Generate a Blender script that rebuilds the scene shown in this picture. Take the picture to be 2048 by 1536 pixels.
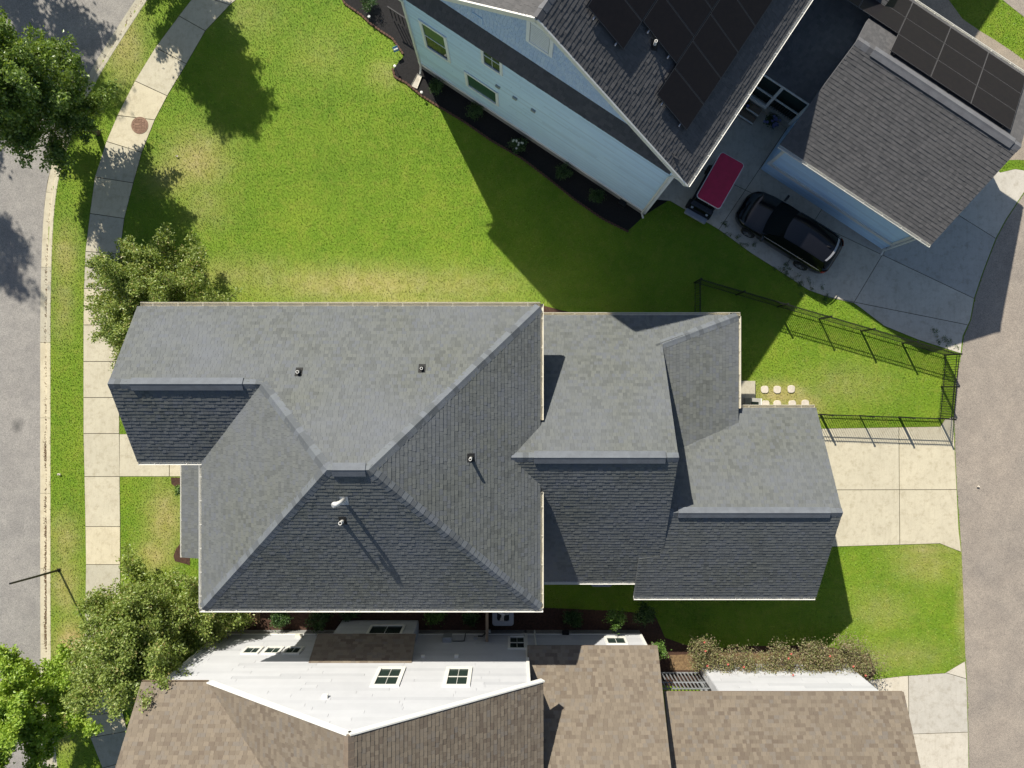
import bpy, math, random
import numpy as np
from mathutils import Vector, Matrix
random.seed(7); rng = np.random.default_rng(7)
for o in list(bpy.data.objects): bpy.data.objects.remove(o)
SC = bpy.context.scene
COL = SC.collection
# ------------------------------------------------------------------ camera, sky, sun, exposure
HC, F, S0 = 32.667, 1470.0, 45.0            # drone height (m), focal length in photo pixels, ground pixels per metre
cam_d = bpy.data.cameras.new('camera'); cam = bpy.data.objects.new('camera', cam_d); COL.objects.link(cam)
cam.location = (0, 0, HC); cam.rotation_euler = (0, 0, 0)
cam_d.sensor_width = 36.0; cam_d.lens = F / 2048 * 36; cam_d.clip_end = 1000; cam_d.clip_start = 0.5
SC.camera = cam
EL = math.radians(39.5); SHX, SHY = 0.44, -0.898     # shadows fall towards +x, -y
w = bpy.data.worlds.new('World'); SC.world = w; w.use_nodes = True
nt = w.node_tree; bg = nt.nodes['Background']; sk = nt.nodes.new('ShaderNodeTexSky')
sk.sky_type = 'NISHITA'; sk.sun_disc = False; sk.sun_elevation = EL; sk.sun_rotation = math.atan2(-SHX, -SHY)
nt.links.new(sk.outputs[0], bg.inputs[0]); bg.inputs[1].default_value = 0.07
sun_d = bpy.data.lights.new('sun', 'SUN'); sun = bpy.data.objects.new('sun', sun_d); COL.objects.link(sun)
sun_d.energy = 4.9; sun_d.angle = math.radians(0.55); sun_d.color = (1.0, 0.94, 0.83)
sun.rotation_euler = Vector((SHX * math.cos(EL), SHY * math.cos(EL), -math.sin(EL))).to_track_quat('-Z', 'Y').to_euler()
sun.location = (-10, 20, 40)
SC.view_settings.view_transform = 'Standard'; SC.view_settings.look = 'None'
SC.view_settings.exposure = 0.5; SC.view_settings.gamma = 1.0; SC.view_settings.use_curve_mapping = False
SC.cycles.use_denoising = True; SC.cycles.max_bounces = 6; SC.cycles.transparent_max_bounces = 8
SC.cycles.sample_clamp_indirect = 4.0

# ------------------------------------------------------------------ helpers
def G(px, py, h=0.0):                        # photo pixel at height h -> world x, y
    k = (HC - h) / F
    return ((px - 1024) * k, (768 - py) * k)
def Gs(pts, h=0.0): return [G(x, y, h) for x, y in pts]
WORLD = {}
def woff(o):
    v = Vector((0, 0, 0))
    while o is not None:
        v = v + o.location; o = o.parent
    return v
def tag(o, label=None, cat=None, group=None, kind=None):
    if label: o['label'] = label
    if cat: o['category'] = cat
    if group: o['group'] = group
    if kind: o['kind'] = kind
    return o
def thing(name, label, cat, loc=(0, 0, 0), rotz=0.0, group=None):
    o = bpy.data.objects.new(name, None); COL.objects.link(o)
    o.location = loc; o.rotation_euler = (0, 0, rotz); o.empty_display_size = 0.2
    return tag(o, label, cat, group)
def link(name, me, parent=None, loc=None):
    o = bpy.data.objects.new(name, me); COL.objects.link(o)
    if parent is not None: o.parent = parent
    if loc is not None: o.location = loc
    return o
def fast_mesh(name, V, Fc, mat=None, tone=None, smooth=False, extra=None):
    V = np.asarray(V, dtype=np.float32); Fc = np.asarray(Fc, dtype=np.int32); n = Fc.shape[1]
    me = bpy.data.meshes.new(name)
    me.vertices.add(len(V)); me.vertices.foreach_set('co', V.ravel())
    me.loops.add(Fc.size); me.loops.foreach_set('vertex_index', Fc.ravel())
    me.polygons.add(len(Fc)); me.polygons.foreach_set('loop_start', np.arange(0, Fc.size, n, dtype=np.int32))
    me.update(calc_edges=True)
    if tone is not None:
        a = me.attributes.new('tone', 'FLOAT', 'FACE'); a.data.foreach_set('value', np.asarray(tone, dtype=np.float32))
    for k, (dom, arr) in (extra or {}).items():
        a = me.attributes.new(k, 'FLOAT', dom); a.data.foreach_set('value', np.asarray(arr, dtype=np.float32))
    me.polygons.foreach_set('use_smooth', np.full(len(Fc), bool(smooth)))
    if mat: me.materials.append(mat)
    me.validate(); return me
class MB:
    def __init__(s): s.v = []; s.f = []; s.t = []
    def add(s, V, Fc, tone=0.5):
        b = len(s.v); s.v += [tuple(p) for p in V]; s.f += [tuple(i + b for i in f) for f in Fc]; s.t += [tone] * len(Fc); return s
    def box(s, c, d, rz=0.0, tone=0.5):
        hx, hy, hz = d[0] / 2, d[1] / 2, d[2] / 2; ca, sa = math.cos(rz), math.sin(rz); V = []
        for z in (-hz, hz):
            for x, y in ((-hx, -hy), (hx, -hy), (hx, hy), (-hx, hy)):
                V.append((c[0] + x * ca - y * sa, c[1] + x * sa + y * ca, c[2] + z))
        return s.add(V, [(0, 3, 2, 1), (4, 5, 6, 7), (0, 1, 5, 4), (1, 2, 6, 5), (2, 3, 7, 6), (3, 0, 4, 7)], tone)
    def prism(s, poly, z0, z1, tone=0.5):
        n = len(poly); a = sum(poly[i][0] * poly[(i + 1) % n][1] - poly[(i + 1) % n][0] * poly[i][1] for i in range(n))
        if a < 0: poly = poly[::-1]
        f0 = z0 if callable(z0) else (lambda x, y: z0); f1 = z1 if callable(z1) else (lambda x, y: z1)
        V = [(x, y, f0(x, y)) for x, y in poly] + [(x, y, f1(x, y)) for x, y in poly]
        return s.add(V, [tuple(range(n))[::-1], tuple(range(n, 2 * n))] + [(i, (i + 1) % n, n + (i + 1) % n, n + i) for i in range(n)], tone)
    def tube(s, pts, rad, n=7, tone=0.5, cap=True):
        pts = [Vector(p) for p in pts]; rings = []
        for i, p in enumerate(pts):
            d = (pts[min(i + 1, len(pts) - 1)] - pts[max(i - 1, 0)]).normalized()
            a = d.cross(Vector((0, 0, 1)) if abs(d.z) < .9 else Vector((1, 0, 0))).normalized(); b = d.cross(a)
            r = rad[i] if hasattr(rad, '__len__') else rad
            rings.append([p + a * r * math.cos(t * 2 * math.pi / n) + b * r * math.sin(t * 2 * math.pi / n) for t in range(n)])
        V = [q for r in rings for q in r]; Fc = []
        for i in range(len(pts) - 1):
            for j in range(n): Fc.append((i * n + j, i * n + (j + 1) % n, (i + 1) * n + (j + 1) % n, (i + 1) * n + j))
        if cap: Fc += [tuple(range(n))[::-1], tuple(range((len(pts) - 1) * n, len(pts) * n))]
        return s.add(V, Fc, tone)
    def beam(s, p, q, a, b, tone=0.5):        # rectangular bar from p to q, a wide (horizontal), b high
        p, q = Vector(p), Vector(q); d = (q - p).normalized(); x = d.cross(Vector((0, 0, 1)))
        x = x.normalized() if x.length > 1e-4 else Vector((1, 0, 0)); y = x.cross(d)
        V = [c + x * sx * a / 2 + y * sy * b / 2 for c in (p, q) for sx, sy in ((-1, -1), (1, -1), (1, 1), (-1, 1))]
        return s.add(V, [(0, 3, 2, 1), (4, 5, 6, 7), (0, 1, 5, 4), (1, 2, 6, 5), (2, 3, 7, 6), (3, 0, 4, 7)], tone)
    def lathe(s, prof, c=(0, 0, 0), n=20, axis='z', tone=0.5):
        V = []; m = len(prof)
        for j in range(n):
            a = 2 * math.pi * j / n
            for r, z in prof:
                p = (r * math.cos(a), r * math.sin(a), z) if axis == 'z' else (r * math.cos(a), z, r * math.sin(a))
                V.append((p[0] + c[0], p[1] + c[1], p[2] + c[2]))
        Fc = [(j * m + i, ((j + 1) % n) * m + i, ((j + 1) % n) * m + i + 1, j * m + i + 1) for j in range(n) for i in range(m - 1)]
        return s.add(V, Fc, tone)
    def grid(s, rows, tone=0.5):
        n = len(rows[0]); V = [p for r in rows for p in r]
        return s.add(V, [(i * n + j, i * n + j + 1, (i + 1) * n + j + 1, (i + 1) * n + j) for i in range(len(rows) - 1) for j in range(n - 1)], tone)
    def mesh(s, name, mat, off=(0, 0, 0), smooth=False):
        me = bpy.data.meshes.new(name)
        me.from_pydata([(p[0] - off[0], p[1] - off[1], p[2] - off[2]) for p in s.v], [], s.f)
        a = me.attributes.new('tone', 'FLOAT', 'FACE'); a.data.foreach_set('value', np.array(s.t, dtype=np.float32))
        if smooth: me.polygons.foreach_set('use_smooth', np.ones(len(s.f), dtype=bool))
        if mat: me.materials.append(mat)
        me.update(); return me
    def build(s, name, mat, parent=None, smooth=False, local=False, kind=None):
        off = (0, 0, 0) if (parent is None or local) else woff(parent)
        o = link(name, s.mesh(name, mat, off, smooth), parent)
        if kind: o['kind'] = kind
        return o
def bevel(o, wd=0.02, seg=2):
    m = o.modifiers.new('bevel', 'BEVEL'); m.width = wd; m.segments = seg; m.limit_method = 'ANGLE'; return o
def inside(poly, X, Y):
    X = np.asarray(X); Y = np.asarray(Y); r = np.zeros(X.shape, bool); n = len(poly)
    for i in range(n):
        x0, y0 = poly[i]; x1, y1 = poly[(i + 1) % n]
        if y0 == y1: continue
        c = ((y0 > Y) != (y1 > Y)) & (X < (x1 - x0) * (Y - y0) / (y1 - y0) + x0); r ^= c
    return r
def half(poly, p, q, sgn):
    def sd(a): return sgn * ((q[0] - p[0]) * (a[1] - p[1]) - (q[1] - p[1]) * (a[0] - p[0]))
    out = []
    for i in range(len(poly)):
        a, b = poly[i], poly[(i + 1) % len(poly)]; da, db = sd(a), sd(b)
        if da >= 0: out.append(a)
        if (da > 0 and db < 0) or (da < 0 and db > 0):
            t = da / (da - db); out.append((a[0] + (b[0] - a[0]) * t, a[1] + (b[1] - a[1]) * t))
    return out
def area(p): return abs(sum(p[i][0] * p[(i + 1) % len(p)][1] - p[(i + 1) % len(p)][0] * p[i][1] for i in range(len(p)))) / 2 if len(p) > 2 else 0
def split(polys, p, q):
    out = []
    for po in polys:
        for sg in (1, -1):
            h = half(po, p, q, sg)
            if area(h) > 0.02: out.append(h)
    return out
def shrink(poly, g):
    n = len(poly); a = sum(poly[i][0] * poly[(i + 1) % n][1] - poly[(i + 1) % n][0] * poly[i][1] for i in range(n))
    if a < 0: poly = poly[::-1]
    out = []
    for i in range(n):
        p0, p1, p2 = Vector(poly[i - 1]), Vector(poly[i]), Vector(poly[(i + 1) % n])
        d1 = (p1 - p0); d2 = (p2 - p1)
        if d1.length < 1e-5 or d2.length < 1e-5: out.append(tuple(p1)); continue
        d1.normalize(); d2.normalize(); n1 = Vector((-d1.y, d1.x)); n2 = Vector((-d2.y, d2.x)); m = n1 + n2
        m = m / max(.5, (1 + n1.dot(n2))) if m.length > .1 else n1
        out.append((p1.x + m.x * g, p1.y + m.y * g))
    return out

# ------------------------------------------------------------------ materials
def nodes(name):
    m = bpy.data.materials.new(name); m.use_nodes = True; t = m.node_tree
    return m, t, t.nodes['Principled BSDF']
def nn(t, typ, **kw):
    n = t.nodes.new(typ)
    for k, v in kw.items(): setattr(n, k, v)
    return n
def pos(t): return nn(t, 'ShaderNodeNewGeometry').outputs['Position']
def noise(t, scale, detail=4, rough=.6, src=None, out=0, stretch=None):
    n = nn(t, 'ShaderNodeTexNoise'); n.inputs['Scale'].default_value = scale; n.inputs['Detail'].default_value = detail; n.inputs['Roughness'].default_value = rough
    s = src or pos(t)
    if stretch:
        mp = nn(t, 'ShaderNodeMapping'); mp.inputs['Scale'].default_value = stretch; t.links.new(s, mp.inputs[0]); s = mp.outputs[0]
    t.links.new(s, n.inputs['Vector']); return n.outputs[out]
def ramp(t, src, stops):
    r = nn(t, 'ShaderNodeValToRGB'); e = r.color_ramp.elements
    while len(e) < len(stops): e.new(.5)
    for i, (p, c) in enumerate(stops): e[i].position = p; e[i].color = (*c, 1)
    t.links.new(src, r.inputs[0]); return r.outputs[0]
def mixc(t, fac, a, b, mode='MIX'):
    m = nn(t, 'ShaderNodeMix', data_type='RGBA', blend_type=mode)
    for sock, v in ((m.inputs[0], fac), (m.inputs[6], a), (m.inputs[7], b)):
        if hasattr(v, 'is_linked'): t.links.new(v, sock)
        elif isinstance(v, tuple): sock.default_value = (*v, 1)
        else: sock.default_value = v
    return m.outputs[2]
def bump(t, b, src, strength=.3, dist=.01):
    n = nn(t, 'ShaderNodeBump'); n.inputs['Strength'].default_value = strength; n.inputs['Distance'].default_value = dist
    t.links.new(src, n.inputs['Height']); t.links.new(n.outputs[0], b.inputs['Normal'])
def attr(t, name): return nn(t, 'ShaderNodeAttribute', attribute_name=name).outputs['Fac']
def M(name, c1, c2=None, scale=4, rough=.7, metal=0, bs=0, bscale=60, spec=.4, fine=None, stretch=None):
    m, t, b = nodes(name)
    b.inputs['Roughness'].default_value = rough; b.inputs['Metallic'].default_value = metal; b.inputs['Specular IOR Level'].default_value = spec
    c2 = c2 or tuple(x * .85 for x in c1)
    col = ramp(t, noise(t, scale, 5, .65, stretch=stretch), [(.3, c1), (.72, c2)])
    if fine: col = mixc(t, fine, col, ramp(t, noise(t, bscale, 2), [(.3, (0.25, .25, .25)), (.7, (1, 1, 1))]), 'MULTIPLY')
    t.links.new(col, b.inputs['Base Color'])
    if bs: bump(t, b, noise(t, bscale, 3), bs, .01)
    return m
def M_tone(name, stops, rough=.9, patch=None, grain=120, bs=.3):
    m, t, b = nodes(name); b.inputs['Roughness'].default_value = rough; b.inputs['Specular IOR Level'].default_value = .25
    c = ramp(t, attr(t, 'tone'), stops)
    if patch: c = mixc(t, ramp(t, noise(t, patch[0], 4), [(.35, (0, 0, 0)), (.75, (patch[2],) * 3)]), c, patch[1])
    c = mixc(t, .55, c, ramp(t, noise(t, grain, 2), [(.3, (.45, .45, .45)), (.7, (1, 1, 1))]), 'MULTIPLY')
    t.links.new(c, b.inputs['Base Color'])
    if bs: bump(t, b, noise(t, grain, 2), bs, .006)
    return m
MAT = {}
MAT['shingle_grey'] = M_tone('grey_shingle', [(0, (.112, .119, .112)), (.3, (.138, .147, .137)), (.7, (.164, .173, .158)), (1, (.135, .146, .158))], patch=(.35, (.165, .178, .20), .8))
MAT['shingle_brown'] = M_tone('brown_shingle', [(0, (.155, .122, .094)), (.35, (.20, .165, .125)), (.75, (.25, .207, .156)), (1, (.19, .168, .145))], patch=(.4, (.21, .175, .135), .5))
MAT['shingle_dark'] = M_tone('charcoal_shingle', [(0, (.09, .09, .093)), (.5, (.11, .109, .112)), (1, (.13, .127, .129))], patch=(.4, (.12, .117, .115), .5))
MAT['cap_grey'] = M('grey_cap_shingle', (.15, .165, .185), (.11, .12, .135), 3, .85, bs=.3, bscale=120)
MAT['cap_brown'] = M('brown_cap_shingle', (.22, .17, .125), (.16, .125, .095), 3, .9, bs=.3, bscale=120)
MAT['cap_dark'] = M('charcoal_cap_shingle', (.15, .155, .165), (.11, .11, .12), 3, .85, bs=.3, bscale=120)
for nm_, c_ in (('grey_cap_shingle', (.13, .143, .155)), ('brown_cap_shingle', (.19, .15, .115)), ('charcoal_cap_shingle', (.125, .125, .132))):
    MAT[nm_ + '_2'] = M(nm_ + '_dark', tuple(x * .82 for x in c_), None, 3, .88, bs=.3, bscale=120); MAT[nm_ + '_3'] = M(nm_ + '_pale', tuple(x * 1.14 for x in c_), None, 3, .88, bs=.3, bscale=120)
MAT['white'] = M('white_trim', (.78, .77, .72), (.70, .69, .64), 3, .5)
MAT['cream'] = M('cream_gutter_paint', (.74, .70, .58), (.64, .60, .49), 5, .55)
MAT['scale_blue'] = M_tone('blue_scale_shingle', [(0, (.46, .62, .88)), (1, (.58, .72, .92))], .7, grain=40, bs=.1)
def siding(name, c1, c2):
    m, t, b = nodes(name); b.inputs['Roughness'].default_value = .6; b.inputs['Specular IOR Level'].default_value = .3
    c = ramp(t, noise(t, 1.6, 5, .65), [(.3, c1), (.72, c2)]); c = mixc(t, 1.0, c, ramp(t, attr(t, 'tone'), [(0, (.86, .865, .87)), (.5, (.96, .96, .96)), (1, (1, 1, 1))]), 'MULTIPLY')
    t.links.new(c, b.inputs['Base Color']); return m
MAT['siding_white'] = siding('white_siding', (.53, .54, .56), (.49, .50, .52)); MAT['siding_blue'] = siding('pale_blue_siding', (.60, .80, .99), (.55, .75, .96))
MAT['siding_grey'] = M('pale_grey_siding', (.60, .60, .56), (.54, .54, .50), 2, .6)
MAT['cool_trim'] = M('cool_white_trim', (.80, .83, .88), (.74, .77, .82), 3, .5)
MAT['soffit'] = M('soffit_paint', (.62, .62, .60), None, 3, .7)
MAT['found'] = M('foundation_block', (.30, .30, .29), (.22, .22, .21), 4, .85, bs=.3)
def glass(name, c, r=.04):
    m, t, b = nodes(name); b.inputs['Base Color'].default_value = (*c, 1); b.inputs['Roughness'].default_value = r; b.inputs['Specular IOR Level'].default_value = .35; b.inputs['IOR'].default_value = 1.25
    return m
MAT['pane'] = glass('window_pane', (.025, .04, .035)); MAT['pane_green_reflection'] = glass('window_pane_green_reflection', (.05, .11, .07), .1)  # the green one has a green reflection put into its base colour
def concrete(name, c1, c2):
    m, t, b = nodes(name); b.inputs['Roughness'].default_value = .9; b.inputs['Specular IOR Level'].default_value = .2
    c = ramp(t, noise(t, .9, 6, .7), [(.3, c1), (.72, c2)])
    oi = nn(t, 'ShaderNodeObjectInfo'); c = mixc(t, 1.0, c, ramp(t, oi.outputs['Random'], [(0, (.80, .82, .86)), (.5, (.97, .97, .97)), (1, (1.07, 1.04, .98))]), 'MULTIPLY')
    c = mixc(t, .5, c, ramp(t, noise(t, 3.2, 8, .75), [(.36, (.66, .62, .56)), (.5, (1, 1, 1))]), 'MULTIPLY')
    c = mixc(t, .5, c, ramp(t, noise(t, 7, 5, .8, stretch=(1, .12, 1)), [(.3, (.8, .78, .74)), (.5, (1, 1, 1))]), 'MULTIPLY')
    c = mixc(t, .35, c, ramp(t, noise(t, 70, 3, .8), [(.35, (.55, .55, .55)), (.6, (1.05, 1.05, 1.05))]), 'MULTIPLY')
    t.links.new(c, b.inputs['Base Color']); bump(t, b, noise(t, 80, 3), .15, .01); return m
MAT['concrete'] = concrete('concrete', (.61, .56, .425), (.52, .475, .36)); MAT['concrete2'] = concrete('grey_concrete', (.62, .58, .50), (.52, .485, .415))
MAT['joint'] = M('joint_soil', (.09, .075, .05), (.05, .05, .03), 6, .95)
def asphalt(name, c1, c2, stain=None):
    m, t, b = nodes(name); b.inputs['Roughness'].default_value = .9; b.inputs['Specular IOR Level'].default_value = .2
    c = ramp(t, noise(t, .35, 5, .6), [(.3, c1), (.7, c2)])
    g = ramp(t, noise(t, 28, 3, .8), [(.35, (.5, .5, .5)), (.5, (.95, .95, .95)), (.68, (1.35, 1.33, 1.3))])
    c = mixc(t, .75, c, g, 'MULTIPLY')
    c = mixc(t, .6, c, ramp(t, noise(t, 1.1, 7, .75), [(.4, (.72, .72, .74)), (.62, (1, 1, 1))]), 'MULTIPLY')
    if stain:
        vd = nn(t, 'ShaderNodeVectorMath', operation='DISTANCE'); t.links.new(pos(t), vd.inputs[0]); vd.inputs[1].default_value = stain
        ad = nn(t, 'ShaderNodeMath', operation='MULTIPLY_ADD'); t.links.new(noise(t, 3, 4), ad.inputs[0]); ad.inputs[1].default_value = .45; t.links.new(vd.outputs['Value'], ad.inputs[2])
        c = mixc(t, ramp(t, ad.outputs[0], [(.22, (.75,) * 3), (.62, (0, 0, 0))]), c, (.06, .06, .06))
    t.links.new(c, b.inputs['Base Color']); bump(t, b, noise(t, 40, 3), .35, .012)
    return m
sx, sy = G(32, 852)
MAT['asphalt'] = asphalt('street_asphalt', (.34, .322, .295), (.29, .277, .258), (sx, sy, -.1))
MAT['alley'] = asphalt('alley_asphalt', (.37, .32, .265), (.295, .262, .225))
MAT['gravel'] = asphalt('sandy_gravel', (.40, .34, .26), (.30, .26, .21))
MAT['mulch_black'] = M('black_mulch', (.022, .02, .02), (.012, .011, .011), 12, .95, bs=.9, bscale=25, fine=.6)
MAT['mulch_brown'] = M('brown_mulch', (.11, .055, .035), (.05, .028, .02), 10, .95, bs=.9, bscale=25, fine=.6)
MAT['straw'] = M('dry_leaf_litter', (.30, .20, .10), (.14, .085, .045), 9, .95, bs=.9, bscale=22, fine=.5)
MAT['black_metal'] = M('black_metal', (.018, .018, .02), None, 5, .4, metal=.2)
MAT['grey_metal'] = M('galvanised_metal', (.42, .44, .46), (.34, .36, .38), 5, .45, metal=.5)
MAT['pvc'] = M('white_pipe', (.75, .74, .70), None, 5, .5)
MAT['black_rubber'] = M('black_rubber', (.02, .02, .02), None, 5, .8)
MAT['bark'] = M('tree_bark', (.16, .125, .095), (.09, .07, .055), 8, .9, bs=.6, bscale=30)
MAT['panel'] = M('solar_cell', (.016, .0145, .017), (.022, .019, .020), 6, .45, spec=.12, fine=.4)
MAT['panel_frame'] = M('panel_frame', (.08, .078, .08), None, 5, .4, metal=.4)
MAT['array_frame'] = M('grey_panel_frame', (.11, .108, .112), None, 5, .5)
MAT['rail'] = M('aluminium_rail', (.55, .55, .55), None, 5, .4, metal=.6)
MAT['paint_black'] = M('black_car_paint', (.006, .006, .008), (.008, .008, .010), 2, .10, spec=.6)
MAT['car_glass'] = glass('car_glass', (.006, .008, .008), .03)
MAT['tyre'] = M('tyre_rubber', (.02, .02, .02), None, 8, .8)
MAT['rim'] = M('alloy_rim', (.45, .45, .46), None, 5, .3, metal=.8)
MAT['red_roof'] = M('red_canopy_plastic', (.55, .016, .07), (.42, .014, .05), 3, .35)
MAT['grey_plastic'] = M('grey_plastic', (.30, .32, .36), None, 5, .5)
MAT['tail'] = glass('tail_lamp', (.35, .03, .01), .15); MAT['lamp'] = glass('head_lamp', (.5, .52, .55), .1)
MAT['rust'] = M('rusty_iron', (.30, .19, .13), (.22, .135, .095), 12, .8, metal=.2, bs=.4)
MAT['stone'] = M('pale_paver', (.62, .56, .47), (.5, .45, .37), 6, .9, bs=.3)
MAT['edging'] = M('red_brown_edging', (.12, .062, .04), (.07, .04, .03), 8, .9, bs=.4)
MAT['blue_plastic'] = M('blue_print', (.03, .17, .36), None, 5, .5)
MAT['wood'] = M('weathered_wood', (.30, .22, .15), (.2, .15, .1), 6, .85, bs=.3, stretch=(1, 8, 1))
MAT['copper_pipe'] = M('dark_conduit', (.05, .055, .06), None, 5, .5)
def leafmat(name, stops, trans=.3, rough=.45, spec=.5):
    m, t, b = nodes(name); out = t.nodes['Material Output']
    c = ramp(t, attr(t, 'tone'), stops); t.links.new(c, b.inputs['Base Color']); b.inputs['Roughness'].default_value = rough; b.inputs['Specular IOR Level'].default_value = spec
    tr = nn(t, 'ShaderNodeBsdfTranslucent'); t.links.new(mixc(t, 1.0, c, (1.3, 1.25, .5), 'MULTIPLY'), tr.inputs[0])
    mx = nn(t, 'ShaderNodeMixShader'); mx.inputs[0].default_value = trans
    t.links.new(b.outputs[0], mx.inputs[1]); t.links.new(tr.outputs[0], mx.inputs[2]); t.links.new(mx.outputs[0], out.inputs[0]); return m
MAT['leaf_maple'] = leafmat('maple_leaf', [(0, (.085, .14, .032)), (.5, (.16, .25, .055)), (.85, (.27, .37, .09)), (1, (.46, .54, .25))], .38, .35)
MAT['leaf_lime'] = leafmat('lime_leaf', [(0, (.17, .29, .03)), (.5, (.28, .42, .05)), (1, (.42, .52, .09))], .35)
MAT['leaf_myrtle'] = leafmat('crape_myrtle_leaf', [(0, (.125, .18, .04)), (.5, (.235, .315, .07)), (.85, (.39, .46, .13)), (1, (.42, .36, .15))], .38, .4)
MAT['leaf_shrub'] = leafmat('shrub_leaf', [(0, (.03, .07, .02)), (.6, (.06, .12, .03)), (1, (.11, .18, .05))])
MAT['leaf_bright'] = leafmat('bright_shrub_leaf', [(0, (.06, .12, .025)), (.6, (.13, .24, .04)), (1, (.22, .34, .08))])
MAT['leaf_rose'] = leafmat('rose_leaf', [(0, (.20, .15, .09)), (.35, (.28, .225, .13)), (.6, (.20, .235, .075)), (1, (.34, .32, .18))])
MAT['petal_red'] = leafmat('red_petal', [(0, (.5, .08, .06)), (1, (.6, .14, .1))], .2)
MAT['petal_white'] = leafmat('white_petal', [(0, (.7, .7, .62)), (1, (.8, .8, .75))], .2)
MAT['petal_blue'] = leafmat('blue_petal', [(0, (.16, .18, .42)), (1, (.26, .28, .55))], .2)
def lawnmat(name, blade):
    m, t, b = nodes(name); b.inputs['Roughness'].default_value = .75 if not blade else .5; b.inputs['Specular IOR Level'].default_value = .2 if not blade else .25
    c = ramp(t, noise(t, .45, 5, .65), [(.3, (.115, .215, .014)), (.5, (.155, .26, .018)), (.7, (.205, .29, .025))])
    c = mixc(t, ramp(t, noise(t, 2.2, 5, .7), [(.48, (0, 0, 0)), (.72, (.55,) * 3)]), c, (.26, .29, .045))
    c = mixc(t, attr(t, 'dry'), c, ramp(t, noise(t, 1.6, 5, .7), [(.3, (.30, .27, .07)), (.55, (.42, .34, .15)), (.75, (.50, .40, .24))]))
    if blade: c = mixc(t, 1.0, c, ramp(t, attr(t, 'tone'), [(0, (.72, .72, .62)), (.6, (1, 1, 1)), (1, (1.25, 1.18, 1.25))]), 'MULTIPLY')
    else:
        c = mixc(t, .35, c, ramp(t, noise(t, 22, 4, .8), [(.35, (.6, .6, .55)), (.6, (1, 1, 1))]), 'MULTIPLY'); bump(t, b, noise(t, 25, 4, .8), .5, .03)
    t.links.new(c, b.inputs['Base Color']); return m
MAT['lawn'] = lawnmat('lawn_turf', False); MAT['blade'] = lawnmat('grass_blade', True)
MAT['soil'] = M('soil', (.12, .14, .05), (.09, .11, .04), .5, .95)

# ------------------------------------------------------------------ ground, street, walks
EDGE = [(470, -260), (400, -180), (345, -110), (300, -50), (262, 8), (231, 55), (200, 104), (172, 150), (150, 195), (128, 245), (112, 290), (100, 330), (92, 362), (86, 410), (82, 470), (80, 530), (78, 620), (78, 760), (78, 900), (78, 1050), (78, 1200), (79, 1380), (84, 1470), (92, 1540), (104, 1600), (122, 1670), (150, 1740)]
EDGE = Gs(EDGE)
STREET = EDGE + [(-60, -40), (-60, 40), (-6, 40)]
MB().prism([(-200, -200), (200, -200), (200, 200), (-200, 200)], -.6, -.3).build('ground', MAT['soil'], kind='structure')
MB().prism(STREET, -.25, -.09).build('street', MAT['asphalt'], kind='structure')
def resample(pts, step):
    P = [Vector(p) for p in pts]; out = [P[0]]; acc = 0
    for a, b in zip(P, P[1:]):
        L = (b - a).length; d = (b - a) / L; t = step - acc
        while t <= L: out.append(a + d * t); t += step
        acc = (acc + L) % step
    return out
def smooth_pts(p, it=4):
    p = [Vector(q) for q in p]
    for _ in range(it): p = [p[0]] + [(p[i - 1] + p[i] * 2 + p[i + 1]) / 4 for i in range(1, len(p) - 1)] + [p[-1]]
    return p
def offs(pts, d):
    out = []
    for i, p in enumerate(pts):
        t = (pts[min(i + 1, len(pts) - 1)] - pts[max(i - 1, 0)]).normalized(); out.append(p + Vector((-t.y, t.x)) * d)
    return out
path = smooth_pts(resample(EDGE, .42))
prof = [(0.0, -.3), (0.0, -.086), (.27, -.105), (.30, -.10), (.335, -.01), (.36, .006), (.50, .01), (.52, -.004), (.52, -.3)]
kerb = tag(MB().grid([[(p.x, p.y, z - .03) for p in offs(path, a)] for a, z in prof[1:-1]]).build('kerb', MAT['joint']), kind='structure')
for i in range(0, len(path) - 8, 8):
    seg = [Vector(p) for p in path[i:i + 9]]; tt = (seg[1] - seg[0]).normalized() * .008; seg[0] = seg[0] + tt; tt = (seg[-1] - seg[-2]).normalized() * .008; seg[-1] = seg[-1] - tt
    mb = MB(); mb.grid([[(p.x, p.y, z) for p in offs(seg, a)] for a, z in prof])
    for e in (0, -1):
        q = [(offs(seg, a)[e].x, offs(seg, a)[e].y, z) for a, z in prof]; mb.add(q, [tuple(range(len(q)))])
    mb.build('kerb_section', MAT['concrete'], kerb)
KERB_OUT = [tuple(p) for p in offs(path, .50)]
STREET_FULL = KERB_OUT + [(-60, -40), (-60, 40), (-6, 40)]
# sidewalk slabs: left edge and right edge pixel pairs at each joint
SW = [((470, -130), (540, -85)), ((430, -65), (503, -25)), ((392, -12), (460, 10)), ((358, 32), (411, 62)), ((311, 95), (373, 128)), ((270, 162), (335, 192)), ((235, 231), (310, 240)), ((213, 283), (284, 305)), ((203, 335), (270, 345)), ((190, 354), (267, 366)), ((180, 427), (249, 437)), ((171, 503), (240, 508)), ((168, 577), (239, 577)), ((167, 650), (239, 650)), ((167, 723), (239, 723)), ((167, 795), (239, 795)), ((167, 867), (239, 867)), ((169, 953), (240, 953)), ((171, 1053), (241, 1053)), ((172, 1129), (241, 1129)), ((171, 1206), (241, 1206)), ((170, 1283), (242, 1283)), ((170, 1360), (243, 1360)), ((172, 1430), (246, 1425)), ((181, 1475), (255, 1462)), ((205, 1536), (280, 1515)), ((240, 1600), (312, 1575)), ((290, 1670), (355, 1640))]
SW.pop(8)
SWP = Gs([a for a, b in SW]) + Gs([b for a, b in SW])[::-1]
side = tag(MB().prism(SWP, -.2, .004).build('sidewalk', MAT['joint']), kind='structure')
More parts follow.
